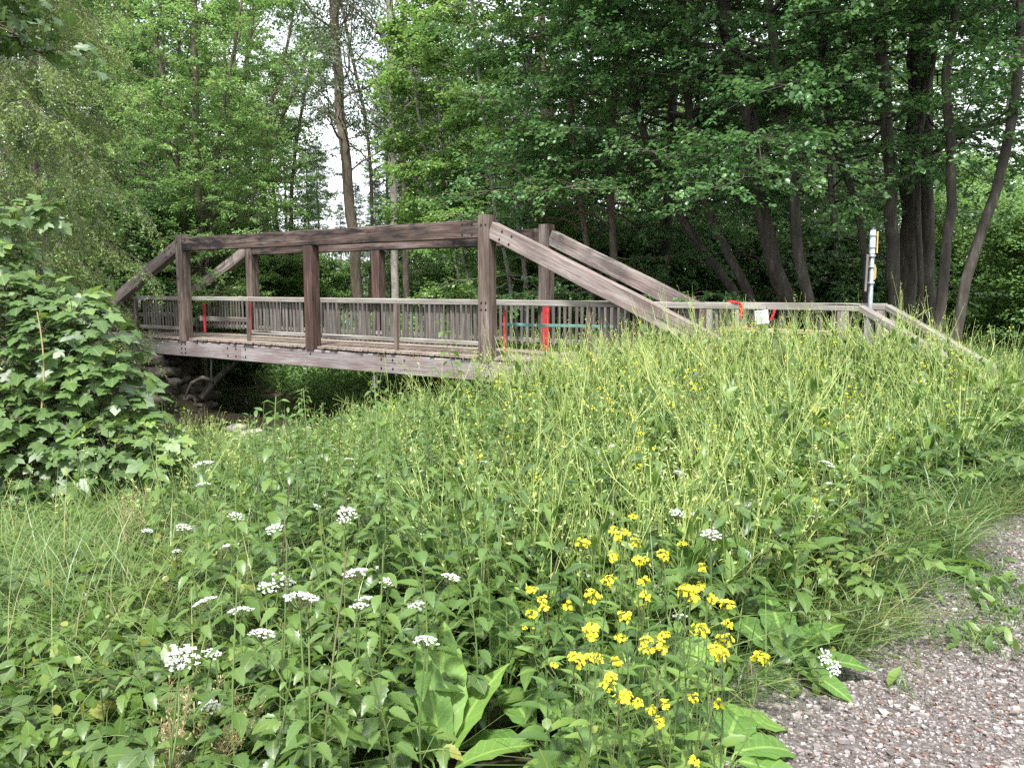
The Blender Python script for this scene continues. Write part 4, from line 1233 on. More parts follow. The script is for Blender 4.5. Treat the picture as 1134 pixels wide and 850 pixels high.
# ------------------------------------------------------------------ weeds: helpers
CLEAR = []          # (x, y, r): room kept free of the mass plants round the broad leaved docks
def sample(n, y0, y1, u0=-90, u1=1230, p=1.0, gap=-.04, keepf=None):
    y = y0 + (y1 - y0) * rng.random(n) ** p
    u = rng.uniform(u0, u1, n)
    x = (u - 567) / F * y * .995
    d = path_d(x, y)
    a, b = ab(x, y)
    z = gz(x, y)
    ok = (d < gap) & (z > WL + .06) & ~((b > -.25) & (b < 2.5) & (a > 9) & (a < 18.5)) & ~((b > -.2) & (b < 2.7) & (a < -.4))
    if keepf is not None:
        ok &= keepf(u, y, a, b, d)
    for cx, cy_, cr_ in CLEAR:
        ok &= ((x - cx) ** 2 + (y - cy_) ** 2) > cr_ ** 2
    return np.stack([x, y, z], -1)[ok]


def place(u, v, h, y0=1.2, y1=20.):
    """foot of a plant of height h whose top is seen at (u, v)"""
    prev = None
    for y in np.arange(y0, y1, .03):
        p = at(u, v, y)
        if p[2] <= float(gz(p[0], p[1])) + h:
            return np.array([p[0], p[1], float(gz(p[0], p[1]))])
    p = at(u, v, y1)
    return np.array([p[0], p[1], float(gz(p[0], p[1]))])


for u_, v_, h_, r_ in ((488, 800, .26, .26), (560, 720, .22, .16), (766, 768, .2, .15), (800, 822, .12, .2), (600, 800, .15, .12), (1030, 575, .35, .15), (870, 700, .22, .18)):
    p_ = place(u_, v_, h_, y0=1.3)
    CLEAR += [(p_[0], p_[1], r_ * 1.25), (p_[0] * .88, p_[1] * .88 - .05, r_ * 1.1), (p_[0] * .76, p_[1] * .76 - .05, r_ * .9)]


def clump(x, y, s=1.6, ph=0.):
    return .5 + .5 * np.sin(x * s + ph + 1.3 * np.sin(y * s * .7)) * np.sin(y * s * .9 + ph * 2 + 1.1 * np.sin(x * s * .8))


def rdir(n, tilt):
    az = rng.random(n) * 6.2832; t = np.abs(rng.normal(0, tilt, n))
    return np.stack([np.cos(az) * np.sin(t), np.sin(az) * np.sin(t), np.cos(t)], -1)


# ------------------------------------------------------------------ low leafy ground cover (one mass)
mbl, mbs = MB(), MB()
def elder_mass(P, h, ls, tpl, sets=3):
    n = len(P)
    d = rdir(n, .28)
    top = P + d * h[:, None]
    mid = P + d * h[:, None] * .5 + rng.normal(0, .02, (n, 3))
    tubes(mbs, np.stack([P, mid, top], 1), np.array([[.0028, .0024, .002]]) * np.ones((n, 1)), 3)
    rn0 = rng.random(n)
    az0 = rng.random(n) * 6.28
    for k in range(sets):
        a_ = az0 + (k - (sets - 1) / 2) * 1.35 + rng.normal(0, .15, n)
        dd = np.stack([np.cos(a_), np.sin(a_), rng.normal(.05, .2, n)], -1)
        pl = ls * rng.uniform(.5, .8, n) * (0 if sets == 1 else 1)
        hub = top + dd * pl[:, None]
        if sets > 1:
            tubes(mbs, np.stack([top, hub], 1), np.full((n, 2), .0015), 3)
        for j, (da, sc) in enumerate(((0, 1.), (1.15, .85), (-1.15, .85))):
            b_ = a_ + da
            ax = np.stack([np.cos(b_), np.sin(b_), rng.normal(-.12, .2, n)], -1)
            nr = np.array([0, 0, 1.]) + d * .5 + rng.normal(0, .26, (n, 3))
            scatter(mbl, tpl, hub, ax, nr, ls * sc * rng.uniform(.85, 1.15, n), np.clip(rn0 * .85 + rng.normal(0, .07, n), 0, 1), 1.25)


P = sample(2900, 1.25, 6.5, p=.8, keepf=lambda u, y, a, b, d: (rng.random(len(u)) < .35 + .65 * (u < 560)) & (rng.random(len(u)) < .25 + .9 * clump(u / 130, y, 2.2)))
elder_mass(P, rng.uniform(.10, .42, len(P)), rng.uniform(.045, .085, len(P)), OVATE, 3)
P = sample(900, 1.3, 5.0, u0=-60, u1=420, keepf=lambda u, y, a, b, d: clump(u / 100, y, 2.5, 2.) > .35)
elder_mass(P, rng.uniform(.10, .36, len(P)), rng.uniform(.05, .085, len(P)), SERRATE, 1)
P = sample(2600, 5.5, 15.5, keepf=lambda u, y, a, b, d: rng.random(len(u)) < .3 + .8 * clump(u / 100, y, 1.2, 1.))
elder_mass(P, rng.uniform(.15, .5, len(P)), rng.uniform(.07, .12, len(P)), ovate(3, .31, .2, .2), 3)
P = sample(1500, 1.3, 6.0, u0=-60, u1=700, keepf=lambda u, y, a, b, d: clump(u / 80, y, 2.8, 4.) > .5); n = len(P)
scatter(mbl, MAPLE, P + np.stack([0 * P[:, 0], 0 * P[:, 0], rng.uniform(.1, .42, n)], -1), rdir(n, 1.4), np.array([0, -.2, 1.]) + rng.normal(0, .35, (n, 3)), rng.uniform(.04, .085, n), np.clip(rng.normal(.5, .15, n), 0, .85))
P = sample(5000, 1.3, 6.0, u0=-60, u1=1000, keepf=lambda u, y, a, b, d: (d < -.1) & (clump(u / 70, y, 3.1, 1.) > .4)); n = len(P)
scatter(mbl, ROUND, P + np.stack([0 * P[:, 0], 0 * P[:, 0], rng.uniform(.05, .5, n)], -1), rdir(n, 1.3), np.array([0, -.2, 1.]) + rng.normal(0, .4, (n, 3)), rng.uniform(.018, .045, n), np.clip(rng.normal(.7, .2, n), 0, 1))
# very low leaves that close the soil
P = sample(9000, 1.2, 8.0, p=.9)
n = len(P)
scatter(mbl, ovate(3, .33, .2, .2), P + np.stack([rng.normal(0, .02, n), rng.normal(0, .02, n), rng.uniform(.02, .14, n)], -1), rdir(n, 1.4), np.array([0, 0, 1.]) + rng.normal(0, .4, (n, 3)), rng.uniform(.04, .08, n))
tag(mbl.build('ground_cover', M['elder'], None), 'low toothed green leaves covering the ground between the taller weeds', kind='stuff')
tag(mbs.build('leaf_stalk_undergrowth', M['greenstem'], None), 'thin stalks carrying the low leaves', kind='stuff')

# ------------------------------------------------------------------ grass
gb = MB()
P = sample(26000, 1.2, 9.0, p=.9, gap=.0, keepf=lambda u, y, a, b, d: rng.random(len(u)) < np.where(d > -.55, .75, np.where(u < 300, .05 + .65 * (y > 3.0), .06 + .10 * (y > 3))))
n = len(P); L = rng.uniform(.16, .55, n); d = rdir(n, .35)
dp = path_d(P[:, 0], P[:, 1]); L *= np.where(dp > -.5, .62, 1)
blades(gb, P, d, L, rng.uniform(.004, .009, n), rng.uniform(.2, .9, n))
P = sample(60000, 7.5, 20, p=1., gap=.1, keepf=lambda u, y, a, b, d: rng.random(len(u)) < np.where(u < 560, .55, .22 + .6 * (u > 1000)))
n = len(P); d = rdir(n, .35)
blades(gb, P, d, rng.uniform(.25, .85, n), rng.uniform(.008, .017, n), rng.uniform(.2, .9, n))
# tall grass behind the step rail at the right
P = sample(9000, 10.5, 19, u0=960, u1=1260, gap=5.); n = len(P)
blades(gb, P, rdir(n, .3), rng.uniform(.7, 1.5, n), rng.uniform(.010, .02, n), rng.uniform(.3, 1.0, n))
# right verge between the weeds and the path
P = sample(16000, 4.2, 11, u0=900, u1=1240, gap=.02, keepf=lambda u, y, a, b, d: d > -1.6); n = len(P)
blades(gb, P, rdir(n, .4), rng.uniform(.2, .65, n), rng.uniform(.005, .010, n), rng.uniform(.3, 1.0, n))
# grass leaning out over the edge of the gravel
P = sample(24000, 1.7, 9, u0=640, u1=1240, gap=.0, keepf=lambda u, y, a, b, d: d > -.75 + .35 * rng.random(len(u))); n = len(P)
dg = rdir(n, .45) + np.array([.22, -.18, 0]); dg = vnorm(dg)
blades(gb, P, dg, rng.uniform(.12, .42, n), rng.uniform(.003, .0065, n), rng.uniform(.3, 1.1, n))
# thin stalks everywhere in the near weeds
P = sample(5500, 1.5, 7, u0=-60, u1=1000, keepf=lambda u, y, a, b, d: rng.random(len(u)) < np.clip((y - 1.9) / 1.5, .08, 1)); n = len(P)
blades(gb, P, rdir(n, .4), rng.uniform(.35, .85, n), rng.uniform(.003, .0055, n), rng.uniform(.1, .8, n), 4, np.clip(rng.normal(.7, .2, n), 0, 1))
# the fine feathery grass at the left
P = sample(16000, 3.1, 8.5, u0=-90, u1=300, keepf=lambda u, y, a, b, d: rng.random(len(u)) < np.clip((320 - u) / 200, .1, 1)); n = len(P)
blades(gb, P, rdir(n, .45), rng.uniform(.4, .85, n), rng.uniform(.003, .006, n), rng.uniform(.3, 1.1, n), 4, np.clip(rng.normal(.68, .16, n), 0, 1))
P = sample(7000, 8.5, 13, u0=0, u1=280); n = len(P)
blades(gb, P, rdir(n, .3), rng.uniform(.5, 1.0, n), rng.uniform(.008, .014, n), rng.uniform(.3, .9, n))
tag(gb.build('grass', M['grass'], None), 'long fresh green grass between the weeds and along the path', kind='stuff')

# ------------------------------------------------------------------ the mass of yellow green weeds on the bank
ws_, wl, wp, wy = MB(), MB(), MB(), MB()
def weed_mass(P, h, lean, stem_r, nbr, pods, leafn, lsz):
    n = len(P)
    az = rng.normal(lean, 1.1, n); t = np.abs(rng.normal(.25, .32, n))
    d = np.stack([np.cos(az) * np.sin(t), np.sin(az) * np.sin(t), np.cos(t)], -1)
    s = np.linspace(0, 1, 5)
    bend = rng.normal(0, .34, (n, 1))
    hz = np.stack([np.cos(az), np.sin(az), 0 * az], -1)
    Q = P[:, None] + d[:, None] * (h[:, None, None] * s[None, :, None]) + hz[:, None] * (bend * h[:, None] * s[None] ** 2)[..., None]
    tubes(ws_, Q, stem_r * (1 - .6 * s)[None] * np.ones((n, 1)), 4)
    # side branches
    f = .35 + .6 * rng.random((n, nbr)); k = f * 4; k0 = np.clip(k.astype(int), 0, 3); fr = (k - k0)[..., None]
    ii = np.arange(n)[:, None]
    bp = (Q[ii, k0] * (1 - fr) + Q[ii, k0 + 1] * fr).reshape(-1, 3)
    tdir = np.repeat(vnorm(Q[:, -1] - Q[:, 0]), nbr, 0)
    bd = vnorm(tdir + rdir(n * nbr, 1.0) * [.75, .75, .2] )
    bl = (np.repeat(h, nbr) * rng.uniform(.22, .5, n * nbr) * (1.25 - .5 * f.reshape(-1)))
    s4 = np.linspace(0, 1, 4)
    BPs = bp[:, None] + bd[:, None] * (bl[:, None, None] * s4[None, :, None])
    BPs[..., 2] += .12 * bl[:, None] * s4[None] ** 2
    tubes(ws_, BPs, stem_r * .5 * (1 - .6 * s4)[None] * np.ones((n * nbr, 1)), 3)
    # pods
    m = n * nbr
    f = .25 + .72 * rng.random((m, pods))
    pp = bp[:, None] + bd[:, None] * (bl[:, None] * f)[..., None]; pp[..., 2] += .12 * bl[:, None] * f ** 2
    pd = vnorm(rng.normal(0, 1, (m, pods, 3)) + bd[:, None] * .6)
    pp = pp.reshape(-1, 3); pd = pd.reshape(-1, 3); k = len(pp)
    scatter(wp, KITE, pp, pd, rng.normal(0, 1, (k, 3)), rng.uniform(.016, .034, k), None, .55)
    # leaves
    f = rng.random((n, leafn)) * .8 + .05; k = f * 4; k0 = np.clip(k.astype(int), 0, 3); fr = (k - k0)[..., None]
    lp = (Q[ii, k0] * (1 - fr) + Q[ii, k0 + 1] * fr).reshape(-1, 3); k = len(lp)
    ld = rdir(k, .9) + [0, 0, .1]
    scatter(wl, LANCEB, lp, ld, np.array([0, 0, 1.]) + rng.normal(0, .35, (k, 3)), lsz * rng.uniform(.5, 1.2, k) * (1.25 - .7 * f.reshape(-1)), None, 1.1)
    # some flower tips
    tips = BPs[rng.random(m) < .024 * (1 + np.sin(P.repeat(nbr, 0)[:, 0] * 2.1) * np.sin(P.repeat(nbr, 0)[:, 1] * 1.7))][:, -1]
    for _ in range(7):
        k = len(tips); scatter(wy, PETAL, tips + rng.normal(0, .010, (k, 3)), rdir(k, 1.3), rdir(k, .8), rng.uniform(.008, .014, k), None, 1.3)


bank = lambda u, y, a, b, d: (b < -.3) & (rng.random(len(u)) < np.clip((u - 400) / 160, 0, 1)) & (d < -.35)
P = sample(1250, 5.0, 14.5, u0=420, u1=1200, p=.9, keepf=bank)
weed_mass(P, rng.uniform(.62, 1.26, len(P)) * (.66 + .58 * clump(P[:, 0], P[:, 1], 1.5, .8)), 2.6, .0056, 5, 3, 9, .18)
P = sample(420, 8.5, 13.2, u0=600, u1=1130, keepf=bank)
weed_mass(P, rng.uniform(.8, 1.14, len(P)), 2.6, .0056, 6, 4, 10, .19)
P = sample(330, 3.0, 5.4, u0=520, u1=1080, keepf=lambda u, y, a, b, d: d < -.45)
weed_mass(P, rng.uniform(.5, .95, len(P)), 2.6, .0046, 5, 4, 9, .16)
P = sample(420, 4.5, 11, u0=-60, u1=480, keepf=lambda u, y, a, b, d: rng.random(len(u)) < .6)
weed_mass(P, rng.uniform(.4, .8, len(P)), 1.5, .0035, 5, 7, 8, .13)
P = sample(420, 8.5, 13, u0=20, u1=285)
weed_mass(P, rng.uniform(.6, .98, len(P)) * np.clip((330 - proj(P[:, 0], P[:, 1], P[:, 2])[0]) / 100, .5, 1), 1.5, .004, 5, 4, 10, .18)
P = sample(260, 9, 14, u0=285, u1=470)
weed_mass(P, rng.uniform(.3, .5, len(P)), 1.5, .0035, 5, 4, 9, .14)
tag(ws_.build('weed_stems', M['stem'], None), 'tangle of thin yellow green weed stems leaning on the bank', kind='stuff')
tag(wp.build('weed_pods', M['stem'], None, False), 'small yellow green pods along the weed stems', kind='stuff')
tag(wl.build('weed_leaves', M['weed'], None), 'narrow leaves of the bank weeds', kind='stuff')
tag(wy.build('weed_flowers', M['yellow'], None, False), 'tiny yellow flowers dotted over the bank weeds', kind='stuff')

# broad, darker leafy weeds on the slope towards the path and in the middle
lw_, ls2 = MB(), MB()
def leafy_mass(P, h, nlv, lsz, tpl):
    n = len(P)
    d = rdir(n, .3); s = np.linspace(0, 1, 4)
    Q = P[:, None] + d[:, None] * (h[:, None, None] * s[None, :, None])
    Q[:, 1:] += rng.normal(0, .015, (n, 3, 3))
    tubes(ls2, Q, .0055 * (1 - .6 * s)[None] * np.ones((n, 1)), 5)
    f = (np.arange(nlv) + rng.random((n, nlv))) / nlv
    lp = P[:, None] + d[:, None] * (h[:, None] * f)[..., None]
    az = np.arange(nlv)[None] * 2.4 + rng.random((n, 1)) * 6.28 + rng.normal(0, .3, (n, nlv))
    el = np.interp(f, [0, 1], [-.05, .75]) + rng.normal(0, .2, (n, nlv))
    ax = np.stack([np.cos(az) * np.cos(el), np.sin(az) * np.cos(el), np.sin(el)], -1)
    nr = np.stack([-np.cos(az) * np.sin(el), -np.sin(az) * np.sin(el), np.cos(el)], -1) + rng.normal(0, .25, (n, nlv, 3))
    sz = lsz * rng.uniform(.7, 1.25, (n, nlv)) * (1.15 - .75 * f)
    rn = np.clip(np.repeat(rng.random(n), nlv) * .7 + rng.normal(.15, .1, n * nlv), 0, 1)
    scatter(lw_, tpl, lp.reshape(-1, 3), ax.reshape(-1, 3), nr.reshape(-1, 3), sz.reshape(-1), rn, 1.15)


P = sample(430, 2.6, 7.5, u0=520, u1=1090, keepf=lambda u, y, a, b, d: d < -.28)
leafy_mass(P, rng.uniform(.35, .75, len(P)), 11, .21, LANCEB)
P = sample(420, 5.5, 12, u0=430, u1=1150, keepf=lambda u, y, a, b, d: (d < -.4) & (b < -.4) & (clump((u - 567) / F * y, y, 1.5, .8) < .75))
leafy_mass(P, rng.uniform(.4, .8, len(P)), 10, .22, LANCEB)
P = sample(170, 4.8, 9, u0=-60, u1=290)
leafy_mass(P, rng.uniform(.45, .8, len(P)), 12, .17, LANCEB)
P = sample(90, 9, 13, u0=60, u1=280)
leafy_mass(P, rng.uniform(.6, .95, len(P)), 12, .2, LANCEB)
P = sample(240, 3.2, 9, u0=270, u1=640)
leafy_mass(P, rng.uniform(.55, .95, len(P)), 12, .18, LANCEB)
P = sample(150, 2.4, 6, u0=330, u1=640)
leafy_mass(P, rng.uniform(.3, .6, len(P)), 10, .16, LANCEB)
tag(lw_.build('leafy_weeds', M['nettle'], None), 'broad dark green leaves of the weeds on the slope above the path', kind='stuff')
tag(ls2.build('leafy_weed_stalks', M['greenstem'], None), 'green stalks of the broad leaved weeds', kind='stuff')

# far bank vegetation seen under the bridge and beyond it
mb = MB()
P = sample(16000, 15.5, 30, u0=200, u1=620, gap=9, keepf=lambda u, y, a, b, d: (b > 2.4) | (b < -.6)); n = len(P)
scatter(mb, OVATE, P + np.stack([0 * P[:, 0], 0 * P[:, 0], rng.uniform(.05, .75, n)], -1), rdir(n, 1.2), np.array([0, 0, 1.]) + rng.normal(0, .4, (n, 3)), rng.uniform(.07, .15, n))
P = sample(40000, 17, 28, u0=225, u1=520, gap=9, keepf=lambda u, y, a, b, d: (b > 1.0) | (a > 7.2)); n = len(P)
scatter(mb, OVATE, P + np.stack([0 * P[:, 0], 0 * P[:, 0], rng.uniform(.05, 1.0, n) * np.where(ab(P[:, 0], P[:, 1])[1] < 2.6, .6, 1.)], -1), rdir(n, 1.2), np.array([0, 0, 1.]) + rng.normal(0, .4, (n, 3)), rng.uniform(.07, .15, n))
tag(mb.build('bank_undergrowth', M['ash'], None), 'bright green leaves on the stream bank seen below the bridge', kind='stuff')
gb2 = MB()
P = sample(30000, 15.5, 30, u0=215, u1=760, gap=9, keepf=lambda u, y, a, b, d: (b > 1.4) | (b < -.5)); n = len(P)
blades(gb2, P, rdir(n, .4), rng.uniform(.4, 1.1, n), rng.uniform(.012, .022, n), rng.uniform(.3, 1., n))
tag(gb2.build('bank_grass', M['grass'], None), 'tall grass along the stream bank below the bridge', kind='stuff')
P = sample(22000, 18, 40, u0=500, u1=1250, gap=9, keepf=lambda u, y, a, b, d: b > 3); n = len(P)
mb = MB()
scatter(mb, OVATE, P + np.stack([0 * P[:, 0], 0 * P[:, 0], rng.uniform(.05, .8, n)], -1), rdir(n, 1.2), np.array([0, 0, 1.]) + rng.normal(0, .4, (n, 3)), rng.uniform(.10, .2, n))
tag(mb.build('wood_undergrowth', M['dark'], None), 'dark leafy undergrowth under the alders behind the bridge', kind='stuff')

# ------------------------------------------------------------------ maple bush at the left edge
mb_b = np.array([-3.7, 6.2, 0.]); mb_b[2] = float(gz(mb_b[0], mb_b[1]))
bush = thing('maple_bush', mb_b, 'large lobed maple bush with pale glossy leaves at the left edge before the bridge', 'bush')
sm, fm = MB(), MB()
for (u_, v_, y_, r_, n_) in ((20, 385, 6.2, .62, 300), (85, 385, 6.1, .46, 230), (118, 430, 6.0, .38, 170), (10, 465, 5.9, .6, 200), (75, 465, 5.9, .5, 200), (14, 247, 6.5, .26, 60), (52, 236, 6.6, .14, 20), (150, 480, 5.9, .26, 80),
                             (-40, 320, 6.3, .7, 220), (50, 335, 6.3, .26, 60), (95, 342, 6.3, .22, 50), (190, 497, 5.9, .16, 36), (2, 300, 6.4, .3, 70), (40, 510, 5.7, .42, 150), (120, 505, 5.6, .32, 110), (-30, 520, 5.7, .4, 90), (175, 512, 5.5, .2, 50)):
    c = at(u_, v_, y_) - mb_b
    tubes(sm, spline([np.array([rng.normal(0, .25), rng.normal(0, .2), -.1]), c * .5 + rng.normal(0, .08, 3), c], 8), np.linspace(.02, .006, 8), 6)
    dr = vnorm(rng.normal(0, 1, (n_, 3)) + [0, -.35, .35])
    rad = rng.uniform(.55, 1.05, (n_, 1))
    p = c + dr * r_ * rad * [1, 1, .9]
    hub = c + dr * r_ * (rad - .45)
    sel = rng.random(n_) < .6
    tubes(sm, np.stack([hub, (hub + p) / 2 + [0, 0, .02], p], 1)[sel], np.array([[.004, .003, .0018]]) * np.ones((int(sel.sum()), 1)), 4)
    ax = dr * [1, 1, .3] + rng.normal(0, .35, (n_, 3)) + [0, 0, -.45]
    nr = np.array([0, -.25, 1.]) + dr * .5 + rng.normal(0, .28, (n_, 3))
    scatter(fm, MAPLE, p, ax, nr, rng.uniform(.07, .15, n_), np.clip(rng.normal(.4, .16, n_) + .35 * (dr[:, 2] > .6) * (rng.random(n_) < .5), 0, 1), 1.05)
sm.build('stem', M['bark_brown'], bush); fm.build('foliage', M['maple'], bush)
p = at(46, 455, 5.55); q_ = at(41, 345, 5.6)
m = MB(); tubes(m, spline([p - p, (q_ - p) * .4 + [.03, 0, 0], (q_ - p) * .8 + [.02, 0, 0], q_ - p], 14), np.linspace(.007, .004, 14), 6)
m_ = m
Pb = spline([(q_ - p) * .55, (q_ - p) * .8 + [.015, 0, 0], (q_ - p)], 8)
o = m.build('bare_stem', M['drygrass']); o.location = p
tag(o, 'yellowed bare stem standing up in front of the maple bush', 'stem')

# ------------------------------------------------------------------ individual plants
def umbel_proto(h, heads, R_):
    st, lv, fls = MB(), MB(), []
    Q = spline([(0, 0, -.05), (rng.normal(0, .02), rng.normal(0, .02), h * .5), (rng.normal(0, .03), rng.normal(0, .03), h - R_ * .8)], 8)
    tubes(st, Q, np.linspace(.0045, .0025, 8), 6)
    tops = [(Q[-1], vnorm(vnorm(Q[-1] - Q[-2]) + rng.normal(0, .10, 3)), R_)]
    for k in range(heads - 1):
        f = Q[4 + k]; e = f + np.array([rng.normal(0, .09), rng.normal(0, .09), h * rng.uniform(.25, .36)])
        tubes(st, spline([f, (f + e) / 2 + [.01, 0, .0], e], 5), np.linspace(.003, .002, 5), 5)
        tops.append((e, vnorm(rng.normal(0, .15, 3) + [0, 0, 1]), R_ * rng.uniform(.5, .75)))
    for c, n, r in tops:
        fl = MB(); fls.append(fl)
        s = vnorm(np.cross(n, [1., .2, 0])); t = np.cross(n, s)
        nr = 23
        rad = r * np.sqrt((np.arange(nr) + .5) / nr) * rng.uniform(.85, 1.08, nr); th = np.arange(nr) * 2.4 + rng.normal(0, .2, nr)
        e = c + s * (rad * np.cos(th))[:, None] + t * (rad * np.sin(th))[:, None] + n * (r * .85 - .30 * rad ** 2 / r)[:, None]
        tubes(st, np.stack([np.repeat(c[None], nr, 0), (c + e) / 2 - n * r * .06, e], 1), np.full((nr, 3), .0010), 3)
        k = 34
        off = rng.normal(0, 1, (nr, k, 3)); off = vnorm(off) * rng.uniform(.3, 1, (nr, k, 1)) * r * .16
        off = off - n * np.sum(off * n, -1, keepdims=True) * .6
        pp = (e[:, None] + off + n * .003).reshape(-1, 3)
        scatter(fl, ROUND, pp - np.array([.003, 0, 0]), rng.normal(0, 1, (len(pp), 3)) * [1, 1, .3], n + rng.normal(0, .35, (len(pp), 3)), r * .078 * rng.uniform(.7, 1.2, len(pp)))
    for k in range(6):
        f = rng.uniform(.15, .8); p = np.array([np.interp(f, np.linspace(0, 1, 8), Q[:, i]) for i in range(3)])
        a_ = k * 2.1 + rng.normal(0, .4); dd = np.array([math.cos(a_), math.sin(a_), .45]); hub = p + vnorm(dd) * rng.uniform(.05, .11)
        tubes(st, np.stack([p, hub])[None], np.full((1, 2), .0016), 4)
        for da, sc in ((0, 1), (1.1, .8), (-1.1, .8)):
            ax = np.array([[math.cos(a_ + da), math.sin(a_ + da), -.15]])
            scatter(lv, SERRATE, hub[None], ax, np.array([[0, 0, 1.]]) + rng.normal(0, .2, (1, 3)), np.array([.075 * sc * rng.uniform(.8, 1.25)]), None, 1.1)
    t = thing('umbel_plant', (0, 0, 0), '', 'flower', 'white umbels among the weeds')
    st.build('stem', M['greenstem'], t); lv.build('leaves', M['elder'], t)
    for fl in fls: fl.build('flower_head', M['white'], t, False)
    return t


UM = [umbel_proto(.62, 1, .043), umbel_proto(.70, 2, .048), umbel_proto(.55, 1, .036), umbel_proto(.66, 3, .040)]
UH = [.62, .70, .55, .66]
UMSPOTS = [(257, 489, 0, 1., None), (231, 521, 1, 1.15, 'broad white umbel on a tall dark stem left of the middle, near the stream'), (174, 508, 0, 1, None), (158, 516, 2, 1, None), (186, 546, 2, .7, None), (262, 572, 0, 1, None), (200, 588, 3, .9, None),
           (254, 611, 0, .95, None), (275, 643, 1, 1, None), (306, 590, 0, 1, None), (338, 563, 2, 1, None), (375, 568, 1, 1, None), (380, 640, 1, 1, None), (333, 672, 1, 1.1, 'largest white umbel, loose and drooping, above the nettles at left'),
           (405, 672, 0, .95, None), (424, 647, 2, 1, None), (245, 677, 0, 1., None), (272, 685, 2, 1.1, None), (184, 731, 1, 1, 'white umbel beside the beige dry grass at lower left'), (217, 729, 2, .9, None), (220, 783, 2, .9, 'small white umbel low among the dry grass panicles'),
           (281, 738, 2, .6, None), (500, 643, 0, .95, None), (474, 674, 2, 1, None), (470, 717, 2, 1.05, 'white umbel just above the big dock leaves'), (540, 512, 0, .9, None), (528, 534, 2, .8, None), (560, 503, 0, .9, None), (384, 511, 0, .9, None),
           (362, 500, 2, .9, None), (412, 494, 2, .9, None), (695, 497, 0, 1, None), (746, 525, 3, 1, None), (750, 573, 0, 1, None), (792, 601, 0, 1.05, 'white umbel between the yellow flowers and the dark leaves of the slope'), (778, 573, 2, 1, None), (800, 557, 2, .9, None), (910, 517, 3, 1, None),
           (890, 575, 2, .8, None), (912, 556, 2, .7, None), (916, 750, 2, 1.15, 'white umbel lying out over the edge of the gravel path'), (926, 762, 2, 1.0, 'lower of the two white umbels leaning over the gravel edge'), (752, 690, 2, .8, None), (300, 545, 2, .8, None), (320, 612, 2, .7, None), (440, 590, 2, .8, None), (610, 560, 2, .7, None)]
first = [True] * 4
for (u_, v_, k, sc, lab) in UMSPOTS:
    h = UH[k] * sc * .96
    low = u_ > 900 and v_ > 700
    p = place(u_, v_, h if not low else .16)
    lab = lab or 'white flat topped umbel on a thin stem among the green weeds'
    if first[k] and not low:
        first[k] = False; o = UM[k]; o.location = [float(c) for c in p]; o.scale = (sc,) * 3; o['label'] = lab; o.rotation_euler.z = rng.random() * 6
    elif low:
        # leaning low over the stones
        o = dup(UM[k], (p[0] - .05, p[1] + .38, p[2]), 0, .85, lab, (.95, .1))
    else:
        dup(UM[k], p, rng.random() * 6.28, sc, lab, (rng.normal(0, .05), rng.normal(0, .05)))


def mustard_proto(h, nst, big, name='mustard_plant', group='yellow flowering plants in front', nfl=22):
    st, lv, fls = MB(), MB(), []
    for k in range(nst):
        fl = MB(); fls.append(fl)
        a_ = rng.random() * 6.28; sp_ = 0 if k == 0 else rng.uniform(.04, .10)
        b0 = 0 if k == 0 else rng.uniform(.15, .5) * h
        hh = h * (1 if k == 0 else rng.uniform(.75, .98))
        Q = spline([(0, 0, b0 - (.05 if k == 0 else 0)), (math.cos(a_) * sp_ * .6, math.sin(a_) * sp_ * .6, b0 + (hh - b0) * .45), (math.cos(a_) * sp_, math.sin(a_) * sp_, hh)], 9)
        Q[1:] += rng.normal(0, .006, (8, 3))
        tubes(st, Q, np.linspace(.0034 if k == 0 else .0024, .0013, 9), 5)
        # pods on little stalks below the cluster
        f = rng.uniform(.55, .92, 14); pp = np.stack([np.interp(f, np.linspace(0, 1, 9), Q[:, i]) for i in range(3)], -1)
        pd = rdir(14, 1.0); e = pp + pd * rng.uniform(.01, .022, 14)[:, None]
        tubes(st, np.stack([pp, e], 1), np.full((14, 2), .0007), 3)
        scatter(lv, KITE, e, pd + [0, 0, .5], rng.normal(0, 1, (14, 3)), rng.uniform(.010, .018, 14), np.full(14, .9), .5)
        c = Q[-1]
        n = nfl
        off = vnorm(rng.normal(0, 1, (n, 3)) + [0, 0, .35]) * rng.uniform(.4, 1, (n, 1)) * big * [1, 1, .8] + [0, 0, -.2 * big]
        tubes(st, np.stack([np.repeat((c - [0, 0, big])[None], n, 0), c + off], 1), np.full((n, 2), .0007), 3)
        for j in range(n):
            fn = vnorm(off[j] + [0, 0, .02] + rng.normal(0, .008, 3)); s = vnorm(np.cross(fn, [.3, .9, .1])); t = np.cross(fn, s)
            an = rng.random() * 1.57 + np.arange(4) * 1.5708
            ax = s * np.cos(an)[:, None] + t * np.sin(an)[:, None] + fn * .25
            scatter(fl, PETAL, np.repeat((c + off[j])[None], 4, 0), ax, np.repeat(fn[None], 4, 0), np.full(4, rng.uniform(.0050, .0075)), rng.random(4) * .3 + rng.random() * .7, 1.25)
    for k in range(15):
        f = (k + rng.random()) / 15 * .85; a_ = k * 2.4 + rng.normal(0, .3)
        p = np.array([[0, 0, f * h]]); el = .2 + .6 * f
        scatter(lv, LANCEB, p, np.array([[math.cos(a_) * math.cos(el), math.sin(a_) * math.cos(el), math.sin(el)]]), np.array([[0, 0, 1.]]) + rng.normal(0, .2, (1, 3)), np.array([.15 * (1.2 - f) * rng.uniform(.8, 1.2)]), None, .95)
    t = thing(name, (0, 0, 0), '', 'flower', group)
    st.build('stem', M['greenstem'], t); lv.build('leaves', M['weed'], t)
    for fl in fls: fl.build('flower_head', M['yellow'], t, False)
    return t


